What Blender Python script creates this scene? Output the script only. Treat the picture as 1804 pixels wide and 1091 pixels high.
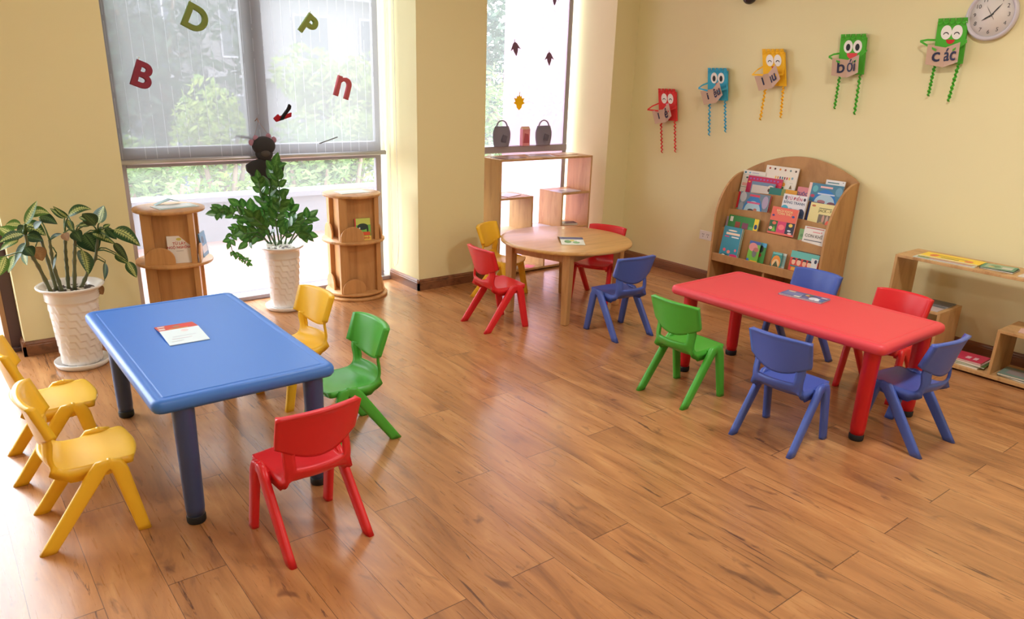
import bpy, bmesh, math, random
from mathutils import Vector, Matrix
for o in list(bpy.data.objects): bpy.data.objects.remove(o)
SC = bpy.context.scene; COL = SC.collection
PI = math.pi; R = math.radians

# ------------------------------------------------------------ camera
IW, IH, FPX, PY = 1804, 1091, 1309.87, 49.38
HC = 1.5692; YAW, PITCH, ROLL = 0.673, 0.338, 0.032
def cam_axes():
    cy, sy, cp, sp = math.cos(YAW), math.sin(YAW), math.cos(PITCH), math.sin(PITCH)
    f = Vector((sy*cp, cy*cp, -sp)); r = Vector((cy, -sy, 0)); u = r.cross(f)
    cr, sr = math.cos(ROLL), math.sin(ROLL)
    return cr*r + sr*u, -sr*r + cr*u, f
CR, CU, CF = cam_axes()
cam = bpy.data.cameras.new('camera'); co = bpy.data.objects.new('camera', cam); COL.objects.link(co)
m4 = Matrix.Identity(4)
for i in range(3): m4[i][0], m4[i][1], m4[i][2] = CR[i], CU[i], -CF[i]
m4[2][3] = HC
co.matrix_world = m4
cam.sensor_width = 36; cam.lens = FPX/IW*36; cam.shift_y = PY/IW; cam.clip_end = 300; cam.clip_start = .05
SC.camera = co
def P(px, py, X=None, Y=None, z=None):
    """the point of the place seen at a pixel, on a plane at known X, Y or height"""
    d = CF + CR*((px-IW/2)/FPX) - CU*((py-IH/2-PY)/FPX)
    t = X/d.x if X is not None else (Y/d.y if Y is not None else (z-HC)/d.z)
    return Vector((0, 0, HC)) + d*t

# ------------------------------------------------------------ world, lamps, exposure
SC.view_settings.view_transform = 'Standard'; SC.view_settings.look = 'None'
SC.view_settings.gamma = 1; SC.view_settings.use_curve_mapping = False
SC.view_settings.exposure = 0.13
w = bpy.data.worlds.new('overcast_sky'); SC.world = w; w.use_nodes = True
bg = w.node_tree.nodes['Background']; bg.inputs[0].default_value = (.88, .94, 1, 1); bg.inputs[1].default_value = 10.0
def portal(name, c, sx, sz, rot):
    l = bpy.data.lights.new(name, 'AREA'); l.shape = 'RECTANGLE'; l.size = sx; l.size_y = sz
    l.cycles.is_portal = True
    o = bpy.data.objects.new(name, l); COL.objects.link(o); o.location = c; o.rotation_euler = rot
portal('window_portal', (1.95, 5.34, 1.4), 2.0, 2.9, (-PI/2, 0, 0))
portal('window_portal', (4.1, 5.34, 1.4), 1.4, 2.9, (-PI/2, 0, 0))
portal('window_portal', (-.85, 5.04, 1.4), 2.3, 2.9, (-PI/2, 0, 0))
FILL_LAMP_W = 17

# ------------------------------------------------------------ helpers
def S(r, g, b):
    f = lambda c: c/12.92 if c <= .04045 else ((c+.055)/1.055)**2.4
    return (f(r/255), f(g/255), f(b/255), 1)
MATS = {}
def mat(name, rgb=None, rough=.5, spec=.5, coat=0, **k):
    if name in MATS: return MATS[name]
    m = bpy.data.materials.new(name); m.use_nodes = True; MATS[name] = m
    b = m.node_tree.nodes['Principled BSDF']
    if rgb: b.inputs['Base Color'].default_value = S(*rgb)
    b.inputs['Roughness'].default_value = rough; b.inputs['Specular IOR Level'].default_value = spec
    b.inputs['Coat Weight'].default_value = coat
    for kk, v in k.items(): b.inputs[kk.replace('_', ' ')].default_value = v
    return m
def flat(rgb, rough=.5): return mat('paint_%d_%d_%d_%d' % (*rgb, int(rough*100)), rgb, rough)
def N(m, t, **k):
    n = m.node_tree.nodes.new(t)
    for a, v in k.items(): setattr(n, a, v)
    return n
def L(m, a, b): m.node_tree.links.new(a, b)
def math_n(m, op, a, b=None, c=None):
    n = N(m, 'ShaderNodeMath', operation=op)
    for i, v in enumerate((a, b, c)):
        if v is None: continue
        if isinstance(v, (int, float)): n.inputs[i].default_value = v
        else: L(m, v, n.inputs[i])
    return n.outputs[0]
def ramp(m, fac, stops):
    n = N(m, 'ShaderNodeValToRGB'); e = n.color_ramp.elements
    while len(e) < len(stops): e.new(.5)
    for i, (p, c) in enumerate(stops): e[i].position = p; e[i].color = c if len(c) == 4 else S(*c)
    L(m, fac, n.inputs[0]); return n.outputs[0]
def mixc(m, fac, a, b, mode='MIX'):
    n = N(m, 'ShaderNodeMix', data_type='RGBA', blend_type=mode)
    for i, v in ((0, fac), (6, a), (7, b)):
        if isinstance(v, (int, float)): n.inputs[i].default_value = v
        elif isinstance(v, tuple): n.inputs[i].default_value = v
        else: L(m, v, n.inputs[i])
    return n.outputs[2]
def bump(m, h, strength=.2, dist=.002):
    n = N(m, 'ShaderNodeBump'); n.inputs['Strength'].default_value = strength; n.inputs['Distance'].default_value = dist
    L(m, h, n.inputs['Height']); L(m, n.outputs[0], m.node_tree.nodes['Principled BSDF'].inputs['Normal'])
def noise(m, vec, scale, detail=4, rough=.55, dist=0):
    n = N(m, 'ShaderNodeTexNoise'); n.inputs['Scale'].default_value = scale; n.inputs['Detail'].default_value = detail
    n.inputs['Roughness'].default_value = rough; n.inputs['Distortion'].default_value = dist
    if vec is not None: L(m, vec, n.inputs['Vector'])
    return n.outputs['Fac']
def mapping(m, src, scale=(1, 1, 1), rot=(0, 0, 0)):
    n = N(m, 'ShaderNodeMapping'); n.inputs['Scale'].default_value = scale; n.inputs['Rotation'].default_value = rot
    L(m, src, n.inputs['Vector']); return n.outputs[0]

def wood(name, c1, c2, scale=(14, 14, 1.2), rough=.42, coat=0):
    """laminate or beech; grain runs along the axis with the small scale"""
    if name in MATS: return MATS[name]
    m = mat(name, c1, rough, .4, coat); tc = N(m, 'ShaderNodeTexCoord').outputs['Object']
    v = mapping(m, tc, scale)
    a = noise(m, v, 1.6, 6, .6, .6); b = noise(m, mapping(m, tc, tuple(s*6 for s in scale)), 2, 3)
    col = ramp(m, a, [(.3, c2), (.5, c1), (.72, tuple(min(255, int(c*1.05)) for c in c1))])
    col = mixc(m, math_n(m, 'MULTIPLY', b, .25), col, S(*c2))
    L(m, col, m.node_tree.nodes['Principled BSDF'].inputs['Base Color']); return m

class MB:
    """collects faces for ONE mesh object"""
    def __init__(s): s.bm = bmesh.new(); s.mats = []; s.uv = None
    def mi(s, m):
        if m is None: return 0
        if m not in s.mats: s.mats.append(m)
        return s.mats.index(m)
    def face(s, pts, m=None, smooth=False):
        vs = [s.bm.verts.new(p) for p in pts]; f = s.bm.faces.new(vs); f.material_index = s.mi(m); f.smooth = smooth; return f
    def box(s, x0, x1, y0, y1, z0, z1, m=None, M=None):
        v = [Vector((x, y, z)) for x in (x0, x1) for y in (y0, y1) for z in (z0, z1)]
        if M: v = [M @ p for p in v]
        v = [s.bm.verts.new(p) for p in v]; k = s.mi(m)
        for q in ((0, 1, 3, 2), (4, 6, 7, 5), (0, 4, 5, 1), (2, 3, 7, 6), (0, 2, 6, 4), (1, 5, 7, 3)):
            f = s.bm.faces.new([v[i] for i in q]); f.material_index = k
    def prism(s, poly, d0, d1, fn, m=None, smooth=False):
        """poly: list of (a, b); fn(a, b, d) -> point"""
        n = len(poly); a = [s.bm.verts.new(fn(p[0], p[1], d0)) for p in poly]; b = [s.bm.verts.new(fn(p[0], p[1], d1)) for p in poly]
        k = s.mi(m)
        for i in range(n):
            f = s.bm.faces.new((a[i], a[(i+1) % n], b[(i+1) % n], b[i])); f.material_index = k; f.smooth = smooth
        for q in (a[::-1], b): f = s.bm.faces.new(q); f.material_index = k
    def lathe(s, prof, n=40, c=(0, 0, 0), m=None, smooth=True, fr=None):
        c = Vector(c); k = s.mi(m); rings = []
        for r, z in prof:
            if r < 1e-5: rings.append([s.bm.verts.new(c+Vector((0, 0, z)))])
            else: rings.append([s.bm.verts.new(c+Vector(((r if fr is None else r*fr(z, i/n))*math.cos(2*PI*i/n), (r if fr is None else r*fr(z, i/n))*math.sin(2*PI*i/n), z))) for i in range(n)])
        for a, b in zip(rings, rings[1:]):
            for i in range(n):
                j = (i+1) % n
                if len(a) == 1 and len(b) == 1: continue
                vs = (a[0], b[i], b[j]) if len(a) == 1 else ((a[i], a[j], b[0]) if len(b) == 1 else (a[i], a[j], b[j], b[i]))
                try: f = s.bm.faces.new(vs)
                except ValueError: continue
                f.material_index = k; f.smooth = smooth
    def tube(s, pts, rad, n=8, m=None, caps=True, flat=1.0, up=None):
        pts = [Vector(p) for p in pts]; rs = rad if isinstance(rad, (list, tuple)) else [rad]*len(pts); k = s.mi(m); rings = []
        u = None
        for i, p in enumerate(pts):
            t = (pts[min(i+1, len(pts)-1)]-pts[max(i-1, 0)]).normalized()
            if u is None:
                u = Vector(up) if up else (Vector((0, 0, 1)) if abs(t.z) < .9 else Vector((1, 0, 0)))
            u = (u-t*u.dot(t)).normalized(); v = t.cross(u)
            rings.append([s.bm.verts.new(p+u*rs[i]*math.cos(2*PI*j/n)+v*rs[i]*flat*math.sin(2*PI*j/n)) for j in range(n)])
        for a, b in zip(rings, rings[1:]):
            for j in range(n):
                f = s.bm.faces.new((a[j], a[(j+1) % n], b[(j+1) % n], b[j])); f.material_index = k; f.smooth = True
        if caps:
            for q in (rings[0][::-1], rings[-1]): f = s.bm.faces.new(q); f.material_index = k
    def ball(s, c, r, m=None, sc=(1, 1, 1), u=16, v=10, M=None):
        T = Matrix.Translation(Vector(c)) @ (M or Matrix.Identity(4)) @ Matrix.Diagonal((r*sc[0], r*sc[1], r*sc[2], 1))
        g = bmesh.ops.create_uvsphere(s.bm, u_segments=u, v_segments=v, radius=1, matrix=T)
        k = s.mi(m)
        for x in {f for vv in g['verts'] for f in vv.link_faces}: x.material_index = k; x.smooth = True
    def build(s, name, m=None, parent=None, loc=None, bevel=0, seg=2, sub=0, smooth=False):
        bmesh.ops.recalc_face_normals(s.bm, faces=s.bm.faces)
        me = bpy.data.meshes.new(name); s.bm.to_mesh(me); s.bm.free()
        for x in (s.mats or ([m] if m else [])): me.materials.append(x)
        if smooth:
            for p in me.polygons: p.use_smooth = True
        o = bpy.data.objects.new(name, me); COL.objects.link(o)
        if parent: o.parent = parent
        if loc is not None: o.location = loc
        if bevel:
            b = o.modifiers.new('bevel', 'BEVEL'); b.width = bevel; b.segments = seg; b.limit_method = 'ANGLE'; b.angle_limit = R(35); b.harden_normals = False
        if sub: b = o.modifiers.new('sub', 'SUBSURF'); b.levels = sub; b.render_levels = sub
        return o
def tag(o, label, cat, group=None):
    o['label'] = label; o['category'] = cat
    if group: o['group'] = group
    return o
def thing(name, label, cat, loc=(0, 0, 0), rz=0, group=None):
    o = bpy.data.objects.new(name, None); COL.objects.link(o); o.location = loc; o.rotation_euler = (0, 0, rz); o.empty_display_size = .05
    return tag(o, label, cat, group)
def struct(o): o['kind'] = 'structure'; return o
def copy_tree(o, parent=None):
    kids = [c for c in bpy.data.objects if c.parent == o]
    c = o.copy(); COL.objects.link(c)
    if parent: c.parent = parent
    for k in kids: copy_tree(k, c)
    return c
def text_mesh(s, size, m, name='lettering', parent=None, M=None, extrude=.0004, align='CENTER', bold=0):
    cu = bpy.data.curves.new(name, 'FONT'); cu.body = s; cu.size = size; cu.align_x = align; cu.align_y = 'CENTER'; cu.extrude = extrude; cu.offset = bold
    cu.resolution_u = 3
    t = bpy.data.objects.new(name, cu); COL.objects.link(t)
    me = bpy.data.meshes.new_from_object(t.evaluated_get(bpy.context.evaluated_depsgraph_get()))
    bpy.data.objects.remove(t); bpy.data.curves.remove(cu)
    me.name = name; me.materials.clear(); me.materials.append(m)
    if M: me.transform(M)
    o = bpy.data.objects.new(name, me); COL.objects.link(o)
    if parent: o.parent = parent
    return o

# ------------------------------------------------------------ materials
M_wall = mat('cream_yellow_wall_paint', (236, 227, 181), .75, .25)
n_ = noise(M_wall, None, 60, 3); bump(M_wall, n_, .06, .001)
M_ceil = mat('white_ceiling_paint', (240, 238, 230), .8, .2)
M_base = wood('brown_skirting_wood', (138, 92, 62), (98, 62, 42), (12, 1.2, 14), .35)
M_beech = wood('beech_laminate', (206, 164, 112), (172, 126, 80), (9, 9, 1.1), .4)
M_shelf = wood('birch_ply', (205, 164, 116), (182, 138, 92), (9, 9, 1.4), .42)
M_rack = wood('oak_laminate', (192, 146, 96), (160, 114, 70), (9, 3, 1.6), .42)
M_tower = wood('teak_laminate', (206, 154, 100), (176, 124, 76), (10, 10, .8), .4)
M_round = wood('golden_beech_top', (208, 160, 98), (188, 138, 80), (2, 14, 14), .3, .15)
M_frame = mat('grey_aluminium', (160, 154, 164), .35, .5)  # grey lightened to carry the flare around the panes
M_dark = mat('dark_window_jamb', (84, 66, 78), .4)
M_pot = mat('white_glazed_ceramic', (236, 231, 228), .16, .55, coat=.3)
M_stone = mat('white_pebbles', (215, 208, 196), .6)
M_black = mat('black_rubber', (28, 30, 38), .6)
M_white = mat('white_plastic', (238, 236, 232), .35)
def plastic(name, rgb, rough=.33):
    m = mat(name, rgb, rough, .45); tc = N(m, 'ShaderNodeTexCoord').outputs['Object']
    bump(m, noise(m, tc, 420, 2), .12, .0004); return m
PL = {'red': plastic('red_plastic', (222, 38, 46)), 'blue': plastic('blue_plastic', (74, 98, 184)),
      'green': plastic('green_plastic', (76, 172, 58)), 'yellow': plastic('yellow_plastic', (253, 200, 52))}
M_blue_top = plastic('blue_table_plastic', (66, 124, 214), .36)
M_red_top = plastic('red_table_plastic', (222, 66, 78), .45)
M_blue_leg = plastic('navy_leg_plastic', (62, 80, 128), .35)
M_red_leg = plastic('crimson_leg_plastic', (205, 24, 34), .33)

def floor_material():
    m = mat('plank_floor', None, .3, .5, coat=.28, Coat_Roughness=.16); b = m.node_tree.nodes['Principled BSDF']
    tc = N(m, 'ShaderNodeTexCoord').outputs['Object']; sp = N(m, 'ShaderNodeSeparateXYZ'); L(m, tc, sp.inputs[0])
    W_, LN, X0, Y0 = .184, 1.219, .2035, .9885
    rx = math_n(m, 'DIVIDE', math_n(m, 'SUBTRACT', sp.outputs[0], X0-40*W_), W_)
    k = math_n(m, 'FLOOR', rx); fx = math_n(m, 'FRACT', rx)
    par = math_n(m, 'MULTIPLY', math_n(m, 'MODULO', k, 2), .5)
    ry = math_n(m, 'ADD', math_n(m, 'DIVIDE', math_n(m, 'SUBTRACT', sp.outputs[1], Y0-20*LN), LN), math_n(m, 'ADD', par, FLOOR_PHASE))
    j = math_n(m, 'FLOOR', ry); fy = math_n(m, 'FRACT', ry)
    ex = math_n(m, 'MULTIPLY', math_n(m, 'MINIMUM', fx, math_n(m, 'SUBTRACT', 1, fx)), W_)
    ey = math_n(m, 'MULTIPLY', math_n(m, 'MINIMUM', fy, math_n(m, 'SUBTRACT', 1, fy)), LN)
    e = math_n(m, 'MINIMUM', ex, ey); e = math_n(m, 'MINIMUM', ex, math_n(m, 'MULTIPLY', ey, .6)); seam = math_n(m, 'LESS_THAN', e, .0011)
    rnd = N(m, 'ShaderNodeTexWhiteNoise', noise_dimensions='2D'); cv = N(m, 'ShaderNodeCombineXYZ'); L(m, k, cv.inputs[0]); L(m, j, cv.inputs[1]); L(m, cv.outputs[0], rnd.inputs['Vector'])
    off = N(m, 'ShaderNodeVectorMath', operation='SCALE'); L(m, rnd.outputs['Color'], off.inputs[0]); off.inputs[3].default_value = 7
    vv = N(m, 'ShaderNodeVectorMath', operation='ADD'); L(m, tc, vv.inputs[0]); L(m, off.outputs[0], vv.inputs[1]); V = vv.outputs[0]
    big = noise(m, mapping(m, V, (7, 1.1, 1)), 1.3, 5, .6, 1.2)
    fine = noise(m, mapping(m, V, (75, 4.5, 1)), 1.0, 5, .65, .4)
    crack = noise(m, mapping(m, V, (22, 1.25, 1)), 1.5, 7, .66, 1.6)
    knot = noise(m, mapping(m, V, (16, 7, 1)), .8, 3, .5, .8)
    c = ramp(m, big, [(.28, (134, 88, 58)), (.42, (172, 118, 74)), (.56, (188, 132, 84)), (.74, (208, 156, 104))])
    c = mixc(m, math_n(m, 'MULTIPLY', ramp(m, fine, [(.36, (255, 255, 255)), (.58, (0, 0, 0))]), .22), c, S(150, 104, 66))
    c = mixc(m, math_n(m, 'MULTIPLY', ramp(m, crack, [(.345, (255, 255, 255)), (.38, (0, 0, 0))]), .9), c, S(96, 62, 46))
    c = mixc(m, math_n(m, 'MULTIPLY', ramp(m, knot, [(.26, (255, 255, 255)), (.36, (0, 0, 0))]), .7), c, S(100, 64, 48))
    t = math_n(m, 'ADD', math_n(m, 'MULTIPLY', rnd.outputs['Value'], .16), .92)
    cc = N(m, 'ShaderNodeCombineColor');  [L(m, t, cc.inputs[i]) for i in range(3)]
    c = mixc(m, 1.0, c, cc.outputs[0], 'MULTIPLY')
    c = mixc(m, math_n(m, 'MULTIPLY', seam, .75), c, S(70, 42, 30))
    L(m, c, b.inputs['Base Color'])
    L(m, math_n(m, 'ADD', math_n(m, 'MULTIPLY', fine, .14), .22), b.inputs['Roughness'])
    h = math_n(m, 'SUBTRACT', math_n(m, 'MULTIPLY', fine, .25), seam); bump(m, h, .22, .0012)
    return m
FLOOR_PHASE = 0.5
M_floor = floor_material()

def glass_material(name, tint=(1, 1, 1), film=0, filmcol=(1, 1, 1, 1)):
    m = mat(name); nt = m.node_tree; b = nt.nodes['Principled BSDF']; nt.nodes.remove(b); out = nt.nodes['Material Output']
    tr = N(m, 'ShaderNodeBsdfTransparent'); tr.inputs[0].default_value = (*tint, 1)
    gl = N(m, 'ShaderNodeBsdfGlossy'); gl.inputs['Roughness'].default_value = .02
    fr = N(m, 'ShaderNodeFresnel'); fr.inputs[0].default_value = 1.45
    mx = N(m, 'ShaderNodeMixShader'); L(m, fr.outputs[0], mx.inputs[0]); L(m, tr.outputs[0], mx.inputs[1]); L(m, gl.outputs[0], mx.inputs[2])
    last = mx.outputs[0]
    if film:
        tl = N(m, 'ShaderNodeBsdfTranslucent'); tl.inputs[0].default_value = filmcol
        m2 = N(m, 'ShaderNodeMixShader'); m2.inputs[0].default_value = film; L(m, last, m2.inputs[1]); L(m, tl.outputs[0], m2.inputs[2]); last = m2.outputs[0]
    L(m, last, out.inputs[0]); return m
M_glass = glass_material('window_glass', (.96, .98, .98), .10, (1, 1, 1, 1))  # white translucent share puts haze over the view outside
M_film = glass_material('pink_window_film', (1, .66, .82), .93, (.72, .50, .61, 1))
def blind_material():
    m = mat('sheer_blind_fabric'); nt = m.node_tree; nt.nodes.remove(nt.nodes['Principled BSDF']); out = nt.nodes['Material Output']
    tc = N(m, 'ShaderNodeTexCoord').outputs['Object']; sp = N(m, 'ShaderNodeSeparateXYZ'); L(m, tc, sp.inputs[0])
    f = math_n(m, 'FRACT', math_n(m, 'DIVIDE', sp.outputs[0], .066)); ln = math_n(m, 'LESS_THAN', f, .06)
    dash = noise(m, mapping(m, tc, (15, 1, 7)), 1, 2); ln = math_n(m, 'MULTIPLY', ln, math_n(m, 'GREATER_THAN', dash, .42))
    tr = N(m, 'ShaderNodeBsdfTransparent'); tl = N(m, 'ShaderNodeBsdfTranslucent'); tl.inputs[0].default_value = (.25, .25, .258, 1)
    df = N(m, 'ShaderNodeBsdfDiffuse'); df.inputs[0].default_value = (.6, .6, .64, 1)
    L(m, mixc(m, ln, (.25, .25, .258, 1), (.34, .34, .36, 1)), tl.inputs[0])
    a = N(m, 'ShaderNodeMixShader'); a.inputs[0].default_value = .3; L(m, tl.outputs[0], a.inputs[1]); L(m, df.outputs[0], a.inputs[2])
    mx = N(m, 'ShaderNodeMixShader'); L(m, math_n(m, 'ADD', .70, math_n(m, 'MULTIPLY', ln, .25)), mx.inputs[0])
    L(m, tr.outputs[0], mx.inputs[1]); L(m, a.outputs[0], mx.inputs[2]); L(m, mx.outputs[0], out.inputs[0]); return m
M_blind = blind_material()

# ------------------------------------------------------------ room shell
WY, WIN, XR, CEIL = 4.74, 5.2, 5.04, 2.95
XL, YB = -2.6, -2.6
b = MB(); b.box(XL-.2, 5.3, YB-.2, 5.42, -.12, 0); struct(b.build('floor', M_floor))
b = MB(); b.box(XL-.2, 5.3, YB-.2, 5.42, CEIL, CEIL+.12); struct(b.build('ceiling', M_ceil))
b = MB()
for x0, x1 in ((.294, .912), (2.853, 3.452), (4.775, XR)):
    b.box(x0, x1, WY, 5.3 if x0 > .3 or True else 5, 0, CEIL)
b.box(XL, XL+.35, WY, 5.3, 0, CEIL)
struct(b.build('wall_window_side', M_wall))
b = MB(); b.box(XR, XR+.2, YB, 5.3, 0, CEIL); struct(b.build('wall_right', M_wall))
b = MB(); b.box(XL-.2, XL, YB, 5.3, 0, CEIL); struct(b.build('wall_left', M_wall))
b = MB(); b.box(XL-.2, XR+.2, YB-.2, YB, 0, CEIL); struct(b.build('wall_behind', M_wall))

def skirting(name, p0, p1, nrm):
    """moulded skirting between two points, nrm points into the room"""
    prof = [(0, 0), (.016, 0), (.016, .058), (.012, .064), (.014, .069), (.009, .078), (.004, .084), (0, .084)]
    p0, p1, n = Vector(p0), Vector(p1), Vector(nrm); d = (p1-p0)
    b = MB(); b.prism(prof, 0, 1, lambda a, z, t: p0+d*t+n*a+Vector((0, 0, z)))
    return struct(b.build(name, M_base))
skirting('baseboard_left', (.278, WY, 0), (.912, WY, 0), (0, -1, 0))
skirting('baseboard_pillar', (2.837, WY, 0), (3.468, WY, 0), (0, -1, 0))
skirting('baseboard_pillar_side', (2.853, WY-.016, 0), (2.853, 5.16, 0), (-1, 0, 0))
skirting('baseboard_left_side', (.294, WY-.016, 0), (.294, 4.86, 0), (-1, 0, 0))
skirting('baseboard_corner', (4.76, WY, 0), (XR, WY, 0), (0, -1, 0))
skirting('baseboard_right', (XR, WY, 0), (XR, YB, 0), (-1, 0, 0))

# --- big window with sheer roller blind
win = struct(bpy.data.objects.new('window_1', None)); COL.objects.link(win)
def frame_bar(parent, x0, x1, y0, y1, z0, z1, name='window_frame', m=None):
    b = MB(); b.box(x0, x1, y0, y1, z0, z1); return b.build(name, m or M_frame, parent, bevel=.004)
FY0, FY1 = 5.17, 5.25
frame_bar(win, .912, 1.02, FY0, FY1, 0, CEIL)
frame_bar(win, 2.755, 2.80, 5.185, 5.222, 0, CEIL)
frame_bar(win, 1.02, 2.755, FY0, FY1, .955, 1.075)
frame_bar(win, 1.80, 1.865, FY0, FY1-.03, 1.075, CEIL); frame_bar(win, 1.868, 1.935, FY0-.02, FY1, 1.075, CEIL)
frame_bar(win, .912, 2.853, FY0-.02, FY1+.02, 0, .03); frame_bar(win, .912, 2.853, FY0-.03, FY1, CEIL-.06, CEIL)
frame_bar(win, .912, 2.853, 5.28, 5.31, 0, .045)
b = MB()
for x0, x1, z0, z1 in ((1.02, 2.755, .03, .955), (1.02, 1.80, 1.075, CEIL-.06), (1.935, 2.755, 1.075, CEIL-.06), (2.80, 2.853, .03, CEIL-.06)):  # last narrow pane added so the sky shows as a bright strip
    b.face([(x0, 5.21, z0), (x1, 5.21, z0), (x1, 5.21, z1), (x0, 5.21, z1)])
b.build('window_pane', M_glass, win)
hd = MB(); hd.tube([(1.70, 5.15, 1.13), (1.70, 5.13, 1.14), (1.80, 5.12, 1.125)], .008); hd.build('window_handle', M_frame, win)

bl = thing('roller_blind', 'sheer white striped roller blind lowered halfway over the big window', 'blind', (0, 0, 0))
BY = 5.1
b = MB(); b.face([(.925, BY, 1.01), (2.79, BY, 1.01), (2.79, BY, CEIL-.05), (.925, BY, CEIL-.05)]); b.build('fabric', M_blind, bl)
b = MB(); b.tube([(.925, BY, 1.0), (2.79, BY, 1.0)], .016, 14); b.build('bottom_bar', mat('satin_aluminium', (190, 188, 196), .3, .5, Metallic=.5), bl)
b = MB(); b.tube([(.925, BY, CEIL-.045), (2.84, BY, CEIL-.045)], .028, 14); b.build('roller_tube', M_white, bl)
pts = [(2.825, 5.09, CEIL-.05), (2.825, 5.09, .32), (2.822, 5.075, .2), (2.818, 5.04, .13), (2.818, 5.0, .16), (2.822, 4.98, .3), (2.825, 5.0, CEIL-.05)]
b = MB(); b.tube(pts, .0022, 6); b.build('pull_chain', M_white, bl)

# --- narrow window with pink film behind the open shelf
wn = struct(bpy.data.objects.new('window_2', None)); COL.objects.link(wn)
frame_bar(wn, 4.655, 4.70, 5.19, 5.222, 0, CEIL)
frame_bar(wn, 3.452, 3.53, FY0, FY1, 0, CEIL)
frame_bar(wn, 3.53, 4.66, FY0-.03, FY1, .95, 1.005)
frame_bar(wn, 3.452, 4.775, FY0-.02, FY1+.02, 0, .03); frame_bar(wn, 3.452, 4.775, FY0-.03, FY1, CEIL-.06, CEIL)
b = MB()
for z0, z1 in ((.03, .95), (1.005, CEIL-.06)):
    b.face([(3.53, 5.21, z0), (4.66, 5.21, z0), (4.66, 5.21, z1), (3.53, 5.21, z1)])
b.face([(4.70, 5.21, .03), (4.775, 5.21, .03), (4.775, 5.21, CEIL-.06), (4.70, 5.21, CEIL-.06)])
b.build('window_pane', M_glass, wn)
b = MB()
for z0, z1 in ((.03, .95), (1.005, CEIL-.06)):
    b.face([(3.965, 5.195, z0), (4.655, 5.195, z0), (4.655, 5.195, z1), (3.965, 5.195, z1)])
b.build('tinted_film', M_film, wn)

# --- glazed door opening at the far left
wd = struct(bpy.data.objects.new('window_3', None)); COL.objects.link(wd)
b = MB(); b.box(.235, .294, 4.86, 4.96, 0, CEIL); b.build('window_frame', M_dark, wd, bevel=.004)
b = MB(); b.box(.212, .235, 4.86, 4.93, 0.02, CEIL); b.build('window_frame', mat('tan_door_edge', (176, 140, 110), .5), wd)
for x0, x1 in ((-1.06, -.98), (-2.25, -2.15)): frame_bar(wd, x0, x1, 4.86, 4.95, 0, CEIL, m=M_dark)
frame_bar(wd, -2.25, .294, 4.84, 4.98, 0, .025, m=M_dark); frame_bar(wd, -2.25, .212, 4.88, 4.93, .3, .32, m=M_frame); frame_bar(wd, -2.25, .212, 4.86, 4.95, CEIL-.08, CEIL, m=M_dark)
b = MB(); b.face([(-2.2, 4.9, .02), (.225, 4.9, .02), (.225, 4.9, CEIL-.06), (-2.2, 4.9, CEIL-.06)]); b.build('window_pane', M_glass, wd)

# --- fill lamps added on the unseen ceiling to brighten the room
for i, (x, y) in enumerate(((.4, 1.2), (3.2, 1.2), (.4, -1.4), (3.2, -1.4), (1.8, 3.2))):
    t = thing('added_fill_lamp', 'added round white fill lamp on the unseen ceiling, ' + ['above the left table', 'above the long right table', 'behind the camera at left', 'behind the camera at right', 'nearest the windows'][i], 'lamp', (x, y, CEIL))
    b = MB(); b.lathe([(0, 0), (.19, 0), (.2, -.015), (.19, -.04), (.17, -.045)]); b.build('fill_lamp_base', M_white, t)
    m = mat('fill_lamp_diffuser', (255, 250, 240), .5); m.node_tree.nodes['Principled BSDF'].inputs['Emission Color'].default_value = (1, .93, .82, 1); m.node_tree.nodes['Principled BSDF'].inputs['Emission Strength'].default_value = 1.5
    b = MB(); b.lathe([(.17, -.045), (.16, -.07), (.1, -.09), (0, -.095)]); b.build('fill_lamp_diffuser', m, t)
    l = bpy.data.lights.new('fill_lamp_light', 'AREA'); l.shape = 'DISK'; l.size = .34; l.energy = FILL_LAMP_W*(.7, 1.7, .7, 1.5, .7)[i]; l.color = (1, .97, .92)
    lo = bpy.data.objects.new('fill_lamp_light', l); COL.objects.link(lo); lo.location = (0, 0, -.11); lo.parent = t

# ------------------------------------------------------------ outside
M_deck = mat('balcony_floor', None, .6); tc = N(M_deck, 'ShaderNodeTexCoord').outputs['Object']
br = N(M_deck, 'ShaderNodeTexBrick'); L(M_deck, tc, br.inputs['Vector']); br.offset = 0; br.inputs['Scale'].default_value = 1.0
br.inputs['Brick Width'].default_value = .4; br.inputs['Row Height'].default_value = .4; br.inputs['Mortar Size'].default_value = .006
br.inputs['Color1'].default_value = S(138, 92, 86); br.inputs['Color2'].default_value = S(130, 86, 80); br.inputs['Mortar'].default_value = S(96, 70, 66)
L(M_deck, br.outputs[0], M_deck.node_tree.nodes['Principled BSDF'].inputs['Base Color'])
b = MB(); b.box(-4, 12, 5.42, 7.32, -.15, -.02); struct(b.build('balcony_floor', M_deck))
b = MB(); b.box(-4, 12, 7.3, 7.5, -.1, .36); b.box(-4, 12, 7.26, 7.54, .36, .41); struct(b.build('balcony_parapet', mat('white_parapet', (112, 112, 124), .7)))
b = MB(); b.box(-30, 60, 7.6, 70, -3.2, -3); struct(b.build('ground', mat('lawn', (80, 100, 60), .9)))

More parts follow.
